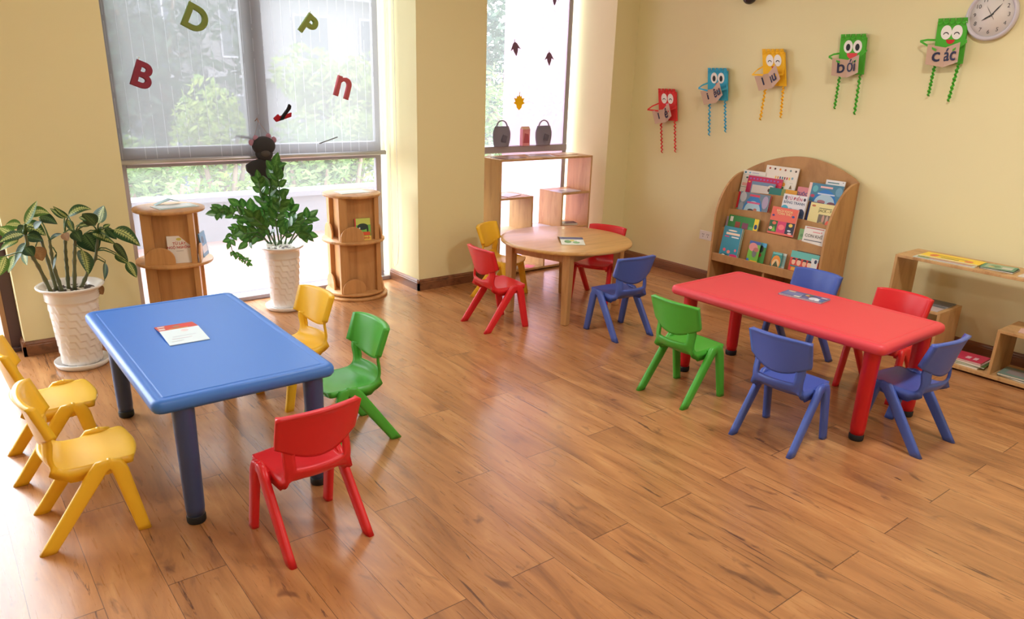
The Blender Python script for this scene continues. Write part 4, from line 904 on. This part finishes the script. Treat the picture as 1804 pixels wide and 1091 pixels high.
tower_book('green and yellow picture book with a dark bird in the right tower', 0, 2.42, 4.775, R(-10), .429, .115, .155, .008, (110, 180, 80),
    [('r', .5, .85, 1, .3, (206, 222, 110)), ('r', .5, .5, 1, .35, (120, 200, 90)), ('o', .5, .62, .7, .3, (36, 60, 60)), ('o', .8, .5, .12, .3, (36, 60, 60)), ('r', .6, .3, .7, .16, (226, 90, 60)), ('r', .5, .1, 1, .2, (246, 214, 100)), ('o', .3, .56, .1, .08, (240, 240, 240)), ('r', .04, .5, .08, 1, (220, 60, 80))], [('Timh', .66, .11, .03, (206, 50, 50))])

# ------------------------------------------------------------ paper kites with faces on the right wall
def kite(label, col, yTL, yTR, zT, yBL, yBR, zB, legL, legR, eyes, mouth, word, armL, armR, cardrot, mw=.05):
    """corner positions are read on the wall plane; the paper body stands 3 cm off the wall"""
    yc = (yTL+yBR)/2; zc = (zT+zB)/2; t = thing('paper_kite', label, 'wall decoration', (XR, yc, zc), -PI/2, 'paper kites with faces'); m = mat('paper_%d_%d_%d' % col, col, .7, .25)
    W = ((yTL-yTR)+(yBL-yBR))/2/2*1.06; H = (zT-zB)/2; lean = ((yTL+yTR)/2-(yBL+yBR)/2)/2
    off = -.034
    def F(u, v, d): return Vector((W*u-lean*v, off+d, H*v))      # u right, v up in -1..1
    b = MB(); b.prism([(-1, -1), (1, -1), (1, .82), (-1, .82)], -.001, .001, F)
    b.prism([(1, -1), (1.0, -1), (1.0, .82), (1, .82)], 0, .03, F) if False else None
    for s in (-1, 1): b.prism([(s*1, -1), (s*.985, -1), (s*.985, .82), (s*1, .82)], 0, .014, F)
    n = 5
    for k in range(n):           # zigzag fringe folded along the top
        u0 = -1+2*k/n; u1 = u0+2/n; b.face([F(u0, .82, 0), F(u1, .82, 0), F(u1, 1.0, -.012), F(u0, 1.0, -.002)]); b.face([F(u0, .82, -.002), F((u0+u1)/2, .70, -.014), F(u1, .82, -.002)])
        b.face([F(u0, 1.0, -.002), F(u1, 1, -.012), F(u1, 1.0, .02), F(u0, 1.0, .02)])
    b.build('body', m, t)
    e = .0022
    for s in (-1, 1):
        b = MB(); cx, cz = s*.36+.03, .38
        el = lambda r1, r2, n=24, dx=0, dz=0, dd=0: [F(cx+s*0+(r1*math.cos(2*PI*i/n)+dx)/W, cz+(r2*math.sin(2*PI*i/n)+dz)/H, -e-dd) for i in range(n)]
        b.face(el(.031, .040)); ey = b.build('eye', mat('white_paper', (244, 242, 238), .7), t)
        b = MB(); km = mat('black_ink', (22, 26, 34), .6)
        if eyes == 'open':
            b.face(el(.015, .022, 18, .0, -.004, .0006)); b.build('pupil', km, ey)
        else:
            n = 12; ring = [F(cx+(.016*math.cos(PI*i/n))/W, cz+(-.012+.014*math.sin(PI*i/n))/H, -e-.0006) for i in range(n+1)]; ring2 = [F(cx+(.012*math.cos(PI*i/n))/W, cz+(-.014+.010*math.sin(PI*i/n))/H, -e-.0006) for i in range(n+1)]
            for i in range(n): b.face([ring[i], ring[i+1], ring2[i+1], ring2[i]])
            b.build('pupil', km, ey)
    b = MB(); n = 12; b.face([F((mw*.5*math.cos(PI+PI*i/n))/W+.02, .0+.06+(mw*.55*math.sin(PI+PI*i/n)*.9)/H, -e) for i in range(n+1)]); b.build('mouth', flat(mouth, .7), t)
    # strips for arms
    for s, (ax, az) in ((-1, armL), (1, armR)):
        b = MB(); hand = Vector((-(ax-yc), -.075 if s > 0 and az < 0 else -.045, az)); hand = Vector((ax, -.06, az)); sh = F(s*.98, .05, .0); hold = Vector((s*W*.55-.005, -.075, -H*.42))
        pts = [sh, sh.lerp(hand, .5)+Vector((0, -.008, .004)), hand, hand.lerp(hold, .5)+Vector((0, -.006, 0)), hold]
        for a, c in zip(pts, pts[1:]):
            wv = Vector((0, 0, .006)) if abs((c-a).x) > abs((c-a).z) else Vector((.006, 0, 0)); b.prism([(0, 0), (1, 0)][:2]+[(1, 1), (0, 1)], 0, .0015, lambda u, v, d: a.lerp(c, u)+wv*(v*2-1)+Vector((0, d, 0)))
        b.build('arm', m, t)
    # accordion legs
    for s, (ly, lz) in ((-1, legL), (1, legR)):
        b = MB(); top = F(s*.80, -1, .0); bot = Vector((ly, -.03, lz)); n = 18; hw = .0095
        pts = [top.lerp(bot, i/n)+Vector((0, -.009 if i % 2 else .009, 0)) for i in range(n+1)]
        for i, (a, c) in enumerate(zip(pts, pts[1:])):
            dx = Vector((hw*(1 if (i//2) % 2 else .75), 0, 0)); b.face([a-dx, a+dx, c+dx, c-dx])
        b.build('leg', m, t)
    # folded kraft card with a word
    cm = mat('kraft_card', (206, 176, 158), .75, .2); a = R(cardrot); b = MB(); cw, ch = .185/2, .070
    ca, sa = math.cos(a), math.sin(a)
    def C(u, v, d=0):
        x, z = u*cw, v*ch-abs(u)*.0+(.022*abs(u)); dd = -.052-.030*abs(u)+d; x, z = x*ca-z*sa, x*sa+z*ca; return Vector((x-.008, dd, z-H*.62))
    for u0, u1 in ((-1, 0), (0, 1)): b.face([C(u0, -1), C(u1, -1), C(u1, .6), C(u0, .6)])
    cd = b.build('card', cm, t)
    for s_, u0, sz in word:
        M = Matrix.Translation(C(u0, -.15, -.003)) @ Matrix.Rotation(a, 4, Vector((0, -1, 0))) @ Matrix.Rotation((-.37 if u0 > 0 else .37), 4, 'Z') @ Matrix.Rotation(PI/2, 4, 'X')
        text_mesh(s_, sz, mat('navy_ink', (28, 36, 76), .6), 'lettering', cd, M, .0002, bold=.0016)
    return t
YL = lambda yc, y: yc-y      # wall y to local x
def KT(label, col, tl, tr, bl, br, lL, lR, eyes, mouth, word, aL, aR, rot, mw=.05):
    yc = (tl[0]+br[0])/2; zc = ((tl[1]+tr[1])/2+(bl[1]+br[1])/2)/2
    kite(label, col, tl[0], tr[0], (tl[1]+tr[1])/2, bl[0], br[0], (bl[1]+br[1])/2, (yc-lL[0], lL[1]-zc), (yc-lR[0], lR[1]-zc), eyes, mouth, word, (yc-aL[0], aL[1]-zc), (yc-aR[0], aR[1]-zc), rot, mw)
KT('red paper kite with closed eyes, nearest the room corner', (226, 62, 62), (4.418, 1.494), (4.239, 1.525), (4.375, 1.246), (4.198, 1.275), (4.32, .99), (4.177, 1.008), 'shut', (240, 120, 190), [('l', -.5, .07), ('é', .3, .12)], (4.50, 1.335), (4.19, 1.37), 24, .035)
KT('blue paper kite with open eyes, second from the corner', (66, 176, 214), (3.928, 1.666), (3.755, 1.687), (3.895, 1.43), (3.723, 1.451), (3.851, 1.168), (3.70, 1.205), 'open', (214, 50, 70), [('i', -.5, .075), ('êu', .4, .10)], (3.985, 1.524), (3.71, 1.53), 26, .035)
KT('yellow paper kite with closed eyes in the middle of the row', (250, 194, 44), (3.459, 1.789), (3.287, 1.833), (3.404, 1.55), (3.233, 1.57), (3.403, 1.314), (3.235, 1.34), 'shut', (206, 60, 40), [('l', -.5, .08), ('ıu', .35, .10)], (3.503, 1.633), (3.25, 1.64), 28, .04)
KT('green paper kite with open eyes and a wide red mouth', (84, 182, 58), (2.864, 1.891), (2.694, 1.905), (2.841, 1.644), (2.676, 1.654), (2.831, 1.423), (2.683, 1.394), 'open', (232, 70, 80), [('b', -.4, .11), ('ới', .35, .10)], (2.918, 1.757), (2.659, 1.795), 6, .075)
KT('green paper kite with closed eyes right beside the clock', (84, 182, 58), (2.255, 1.973), (2.106, 1.975), (2.25, 1.719), (2.078, 1.72), (2.23, 1.529), (2.106, 1.502), 'shut', (206, 40, 40), [('c', -.45, .11), ('ác', .38, .105)], (2.331, 1.847), (2.06, 1.84), 4, .05)

# ------------------------------------------------------------ clock, outlet, small dome
t = thing('wall_clock', 'round white wall clock reading eight at the upper right', 'clock', (XR, 1.972, 1.984), -PI/2)
RX = Matrix.Rotation(PI/2, 4, 'X')
def lathe_y(prof, name, m, parent, n=64):
    b = MB(); b.lathe(prof, n); o = b.build(name, m, parent); o.data.transform(RX); return o
lathe_y([(0, 0), (.128, 0), (.138, .012), (.139, .026), (.130, .036), (.120, .034), (.116, .024), (0, .024)], 'case', mat('lilac_white_plastic', (206, 200, 210), .3), t)
lathe_y([(0, .0245), (.1155, .0245), (.1155, .0252), (0, .0252)], 'dial', mat('dial_card', (224, 218, 214), .5), t)
for i in range(1, 13):
    a = R(90-30*i); text_mesh(str(i), .031, mat('dial_ink', (70, 66, 70), .5), 'numeral', t, Matrix.Translation((.091*math.cos(a), -.0262, .091*math.sin(a))) @ RX, .0001)
for nm, a, ln, wv, tail in (('hour_hand', 212, .058, .0045, .012), ('minute_hand', 52, .075, .0035, .014), ('second_hand', 125, .06, .0012, .03)):
    a = R(a); d = Vector((math.cos(a), 0, math.sin(a))); n = Vector((-d.z, 0, d.x)); b = MB(); yy = {'hour_hand': -.0275, 'minute_hand': -.029, 'second_hand': -.0305}[nm]
    b.prism([(-tail, -wv*.7), (ln*.6, -wv), (ln, 0), (ln*.6, wv), (-tail, wv*.7)], yy-.0006, yy, lambda u, v, e_: d*u+n*v+Vector((0, e_, 0))); b.build(nm, mat('clock_hand_black', (26, 26, 30), .4), t)
t = thing('power_outlet', 'white double power socket on the wall left of the book rack', 'socket', (XR, 3.79, .375), -PI/2)
b = MB(); b.box(-.061, .061, -.009, 0, -.037, .037); b.build('faceplate', M_white, t, bevel=.003)
for s in (-1, 1):
    b = MB()
    for dx, dz in ((-.007, .008), (.007, .008), (0, -.01)): b.box(s*.024+dx-.002, s*.024+dx+.002, -.0098, -.0085, dz-.005, dz+.005)
    b.build('socket_slots', M_black, t)
t = thing('security_camera', 'small dark dome camera high on the right wall', 'camera', (XR, 3.62, 2.165))
b = MB(); b.ball((-.045, 0, 0), .05, None, (1, 1, 1), 24, 14); b.build('dome', mat('dark_dome', (54, 44, 50), .2), t)
b = MB(); b.lathe([(0, 0), (.035, 0), (.035, .03), (0, .03)], 24); o = b.build('mount', M_white, t); o.data.transform(Matrix.Rotation(-PI/2, 4, 'Y'))

# ------------------------------------------------------------ things hanging in the window
ax = lambda x, y: (170+x/3.209, y/3.209)
def felt_letter(ch, label, px, col, size, rot, squash=1, off=.002):
    p = P(*px, Y=5.045); t = thing('felt_letter', label, 'felt letter', p, 0, 'felt letters hanging in the big window')
    cu = bpy.data.curves.new('l', 'FONT'); cu.body = ch; cu.size = size; cu.align_x = 'CENTER'; cu.align_y = 'CENTER'; cu.extrude = .010; cu.bevel_depth = .007; cu.bevel_resolution = 3; cu.offset = size*off; cu.resolution_u = 6
    tt = bpy.data.objects.new('l', cu); COL.objects.link(tt); me = bpy.data.meshes.new_from_object(tt.evaluated_get(bpy.context.evaluated_depsgraph_get())); bpy.data.objects.remove(tt)
    me.materials.clear(); me.materials.append(mat('felt_%d_%d_%d' % col, col, .9, .1)); me.transform(Matrix.Rotation(R(rot), 4, (0, -1, 0)) @ RX @ Matrix.Diagonal((squash, 1, 1, 1)))
    o = bpy.data.objects.new('felt_body', me); COL.objects.link(o); o.parent = t
    top = max(v.co.z for v in me.vertices); xt = [v.co.x for v in me.vertices if v.co.z > top-.01][0]
    b = MB(); b.tube([(xt, 0, top-.005), (xt+.012, .01, top+.01), (xt+.01, .053, top+.012)], .0025, 6); b.build('hook', M_white, t)
felt_letter('B', 'purple felt letter B at the left of the big window', ax(255, 432), (150, 66, 84), .20, -22)
felt_letter('D', 'olive felt letter D at the top of the left pane', ax(557, 112), (132, 150, 84), .195, -26)
felt_letter('P', 'olive felt letter P at the top of the right pane', ax(1195, 148), (142, 160, 90), .18, -38)
felt_letter('n', 'pink red felt letter n low in the right pane', ax(1398, 478), (190, 96, 104), .29, -18, .95, -.012)
p = P(*ax(1050, 650), Y=5.04); t = thing('felt_letter', 'red and black folded felt letter beside the mullion', 'felt letter', p, 0, 'felt letters hanging in the big window')
b = MB(); b.prism([(-.062, -.022), (-.045, -.045), (.060, -.012), (.064, .016), (.048, .010), (-.02, -.008), (-.028, .006)], -.012, .012, lambda a, c, d: Vector((a, d, c))); b.build('red_stroke', mat('felt_red', (176, 40, 52), .9, .1), t, bevel=.004)
b = MB(); b.prism([(-.028, -.036), (-.012, -.008), (.03, .04), (.046, .072), (.060, .060), (.056, .04), (.02, .0), (.0, -.03)], -.020, .004, lambda a, c, d: Vector((a, d-.004, c))); b.build('black_stroke', mat('felt_black', (40, 34, 38), .9, .1), t, bevel=.004)

# dark felt animal puppet hung from the blind bar
p = P(*ax(950, 860), Y=5.03); t = thing('felt_puppet', 'dark animal hand puppet with pink ears hanging at the mullion', 'puppet', p)
M_fk = mat('felt_charcoal', (62, 60, 62), .95, .1); M_pk = mat('felt_mauve', (168, 128, 148), .9, .1)
q = lambda x, y: P(*ax(x, y), Y=5.03)-p
b = MB(); b.ball(q(945, 825), .078, None, (1.0, .6, .80), 24, 16); b.ball(q(948, 870), .058, None, (1, .7, .85), 20, 12); b.build('head', M_fk, t)
b = MB(); b.ball(q(945, 865)+Vector((0, -.035, 0)), .026, None, (1.2, .7, .8)); b.build('snout', mat('felt_brown_grey', (78, 72, 70), .95), t)
for px in ((876, 806), (900, 782), (972, 772), (1002, 790)):
    b = MB(); b.ball(q(*px), .019, None, (1, .6, 1.1)); b.build('ear', M_pk, t)
b = MB(); poly = [(845, 935), (880, 912), (930, 895), (975, 895), (1030, 905), (1062, 925), (1050, 985), (1030, 1000), (1005, 985), (985, 1030), (945, 1040), (905, 1035), (880, 1015), (870, 985), (850, 970)]
pp = [q(*v) for v in poly]; b.prism([(v.x, v.z) for v in pp], -.02, .02, lambda a, c, d: Vector((a, d, c))); b.build('body', M_fk, t, bevel=.009, seg=3)
b = MB(); hk = q(915, 688); b.tube([q(890, 775), hk, q(975, 765)], .0014, 5); b.tube([hk, hk+Vector((.004, .03, .02)), hk+Vector((0, .06, .0))], .003, 6); b.build('string', mat('brown_string', (150, 110, 90), .8), t)
b = MB(); b.tube([P(*ax(1260, 812), Y=5.03), P(*ax(1362, 775), Y=5.03)], .004, 6); tag(b.build('paper_stick', mat('grey_stick', (120, 124, 134), .6)), 'thin grey stick stuck across the blind low in the right pane', 'stick')

# ------------------------------------------------------------ narrow window: bags, carton, paper leaves
s2 = lambda x, y: (840+x/3.896, 200+y/3.896)
def craft_bag(label, l, r, top, bot):
    a, c, d, e = P(*s2(*l), Y=5.10), P(*s2(*r), Y=5.10), P(*s2(*top), Y=5.10), P(*s2(*bot), Y=5.10)
    x0, x1, zb = a.x, c.x, 1.006; W = (x1-x0)/2; H = (d.z-zb)*.80; t = thing('craft_bag', label, 'bag', ((x0+x1)/2, 5.13, zb), 0, 'craft bags on the window ledge')
    b = MB(); rings = []; n = 28
    for i in range(13):
        v = i/12; wv = W*(.62+.38*math.sin(PI*min(1, .12+v*.62))**.8)*(1 if v < .7 else 1-.5*(v-.7)); dv = .035*(1-.55*v)
        rings.append([b.bm.verts.new((wv*math.cos(2*PI*j/n), dv*math.sin(2*PI*j/n), H*v)) for j in range(n)])
    for q_, s_ in zip(rings, rings[1:]):
        for j in range(n): b.bm.faces.new((q_[j], q_[(j+1) % n], s_[(j+1) % n], s_[j])).smooth = True
    b.bm.faces.new(rings[0][::-1]); b.bm.faces.new(rings[-1]); b.build('bag_body', mat('slate_felt', (136, 132, 152), .9, .1), t)  # bag colour paled to carry the window flare
    b = MB(); b.tube([Vector((W*.62*math.cos(PI*i/12), 0, H*.92+H*.36*math.sin(PI*i/12))) for i in range(13)], .0055, 8, flat=1.5); b.build('handle', mat('grey_felt', (150, 142, 158), .9), t)
    b = MB(); b.prism([(-.03, -.02), (.02, -.03), (.035, .02), (-.01, .035)], -.004, 0, lambda a_, c_, d_: Vector((a_, -.033+d_, H*.4+c_))); b.build('patch', mat('dark_felt_patch', (104, 100, 120), .9), t)
craft_bag('slate craft bag with a handle at the left of the window ledge', (125, 130), (245, 150), (170, 55), (190, 215))
craft_bag('slate craft bag with a handle at the right of the window ledge', (418, 140), (528, 140), (465, 52), (470, 212))
a_, c_ = P(*s2(303, 90), Y=5.12), P(*s2(368, 205), Y=5.12)
t = thing('drink_carton', 'small pink drink carton between the two craft bags', 'carton', ((a_.x+c_.x)/2, 5.13, 1.006))
b = MB(); W = abs(c_.x-a_.x)*.36; H = a_.z-1.006; b.box(-W, W, -.02, .02, 0, H*.86); b.build('carton_body', flat((226, 150, 160), .5), t, bevel=.002)
b = MB(); b.prism([(-.02, 0), (.02, 0), (.003, .022), (-.003, .022)], -W, W, lambda y_, z_, d_: Vector((d_, y_, H*.86+z_))); b.build('carton_top', flat((214, 176, 150), .5), t)
b = MB(); b.face([(-W*.8, -.0205, H*.15), (W*.8, -.0205, H*.15), (W*.6, -.0205, H*.6), (-W*.5, -.0205, H*.66)]); b.build('carton_print', flat((190, 90, 110), .5), t)
def paper(rgb):
    m = mat('thin_paper_%d_%d_%d' % rgb, rgb, .7)
    if len(m.node_tree.nodes) < 4:
        tl = N(m, 'ShaderNodeBsdfTranslucent'); tl.inputs[0].default_value = S(*rgb); mx = N(m, 'ShaderNodeMixShader'); mx.inputs[0].default_value = .75
        L(m, m.node_tree.nodes['Principled BSDF'].outputs[0], mx.inputs[1]); L(m, tl.outputs[0], mx.inputs[2]); L(m, mx.outputs[0], m.node_tree.nodes['Material Output'].inputs[0])
    return m
LP = [(0, .5), (.10, .34), (.2, .42), (.24, .22), (.46, .26), (.34, .02), (.5, -.08), (.26, -.2), (.2, -.4), (.03, -.55)]
def paper_leaf(label, px, rgb, r, rot, pts=None):
    p = P(*px, Y=5.185); t = thing('paper_leaf', label, 'paper leaf', p, 0, 'paper leaves stuck on the narrow window'); pts = pts or LP
    out = pts+[(-x, y) for x, y in pts[::-1] if x > 0]; b = MB()
    def F(x, y, d): c, s = math.cos(R(rot)), math.sin(R(rot)); return Vector((r*(x*c-y*s), d, r*(x*s+y*c)))
    b.prism(out, -.0015, .0015, F); b.build('leaf_cutout', paper(rgb), t)
    b = MB(); b.tube([F(0, .5, 0), F(.04, .66, 0)], .0022, 5); b.build('leaf_stalk', paper(rgb), t)
LQ = [(0, .5), (.2, .36), (.36, .1), (.5, -.12), (.24, .0), (.2, -.2), (.03, -.55)]
w2 = lambda x, y: (730+x/2.2727, y/2.2727)
paper_leaf('grey brown paper leaf high at the left of the pink film', w2(405, 194), (146, 122, 126), .105, 12, LQ)
paper_leaf('grey brown paper leaf at the right of the pink film', w2(540, 234), (150, 124, 130), .105, 4, LQ)
paper_leaf('yellow maple shaped paper leaf on the pink film', w2(420, 408), (226, 200, 60), .12, 0)
paper_leaf('grey paper leaf cut by the top edge of the photo', w2(562, -4), (140, 116, 124), .09, 0, LQ)
bpy.context.view_layer.update()
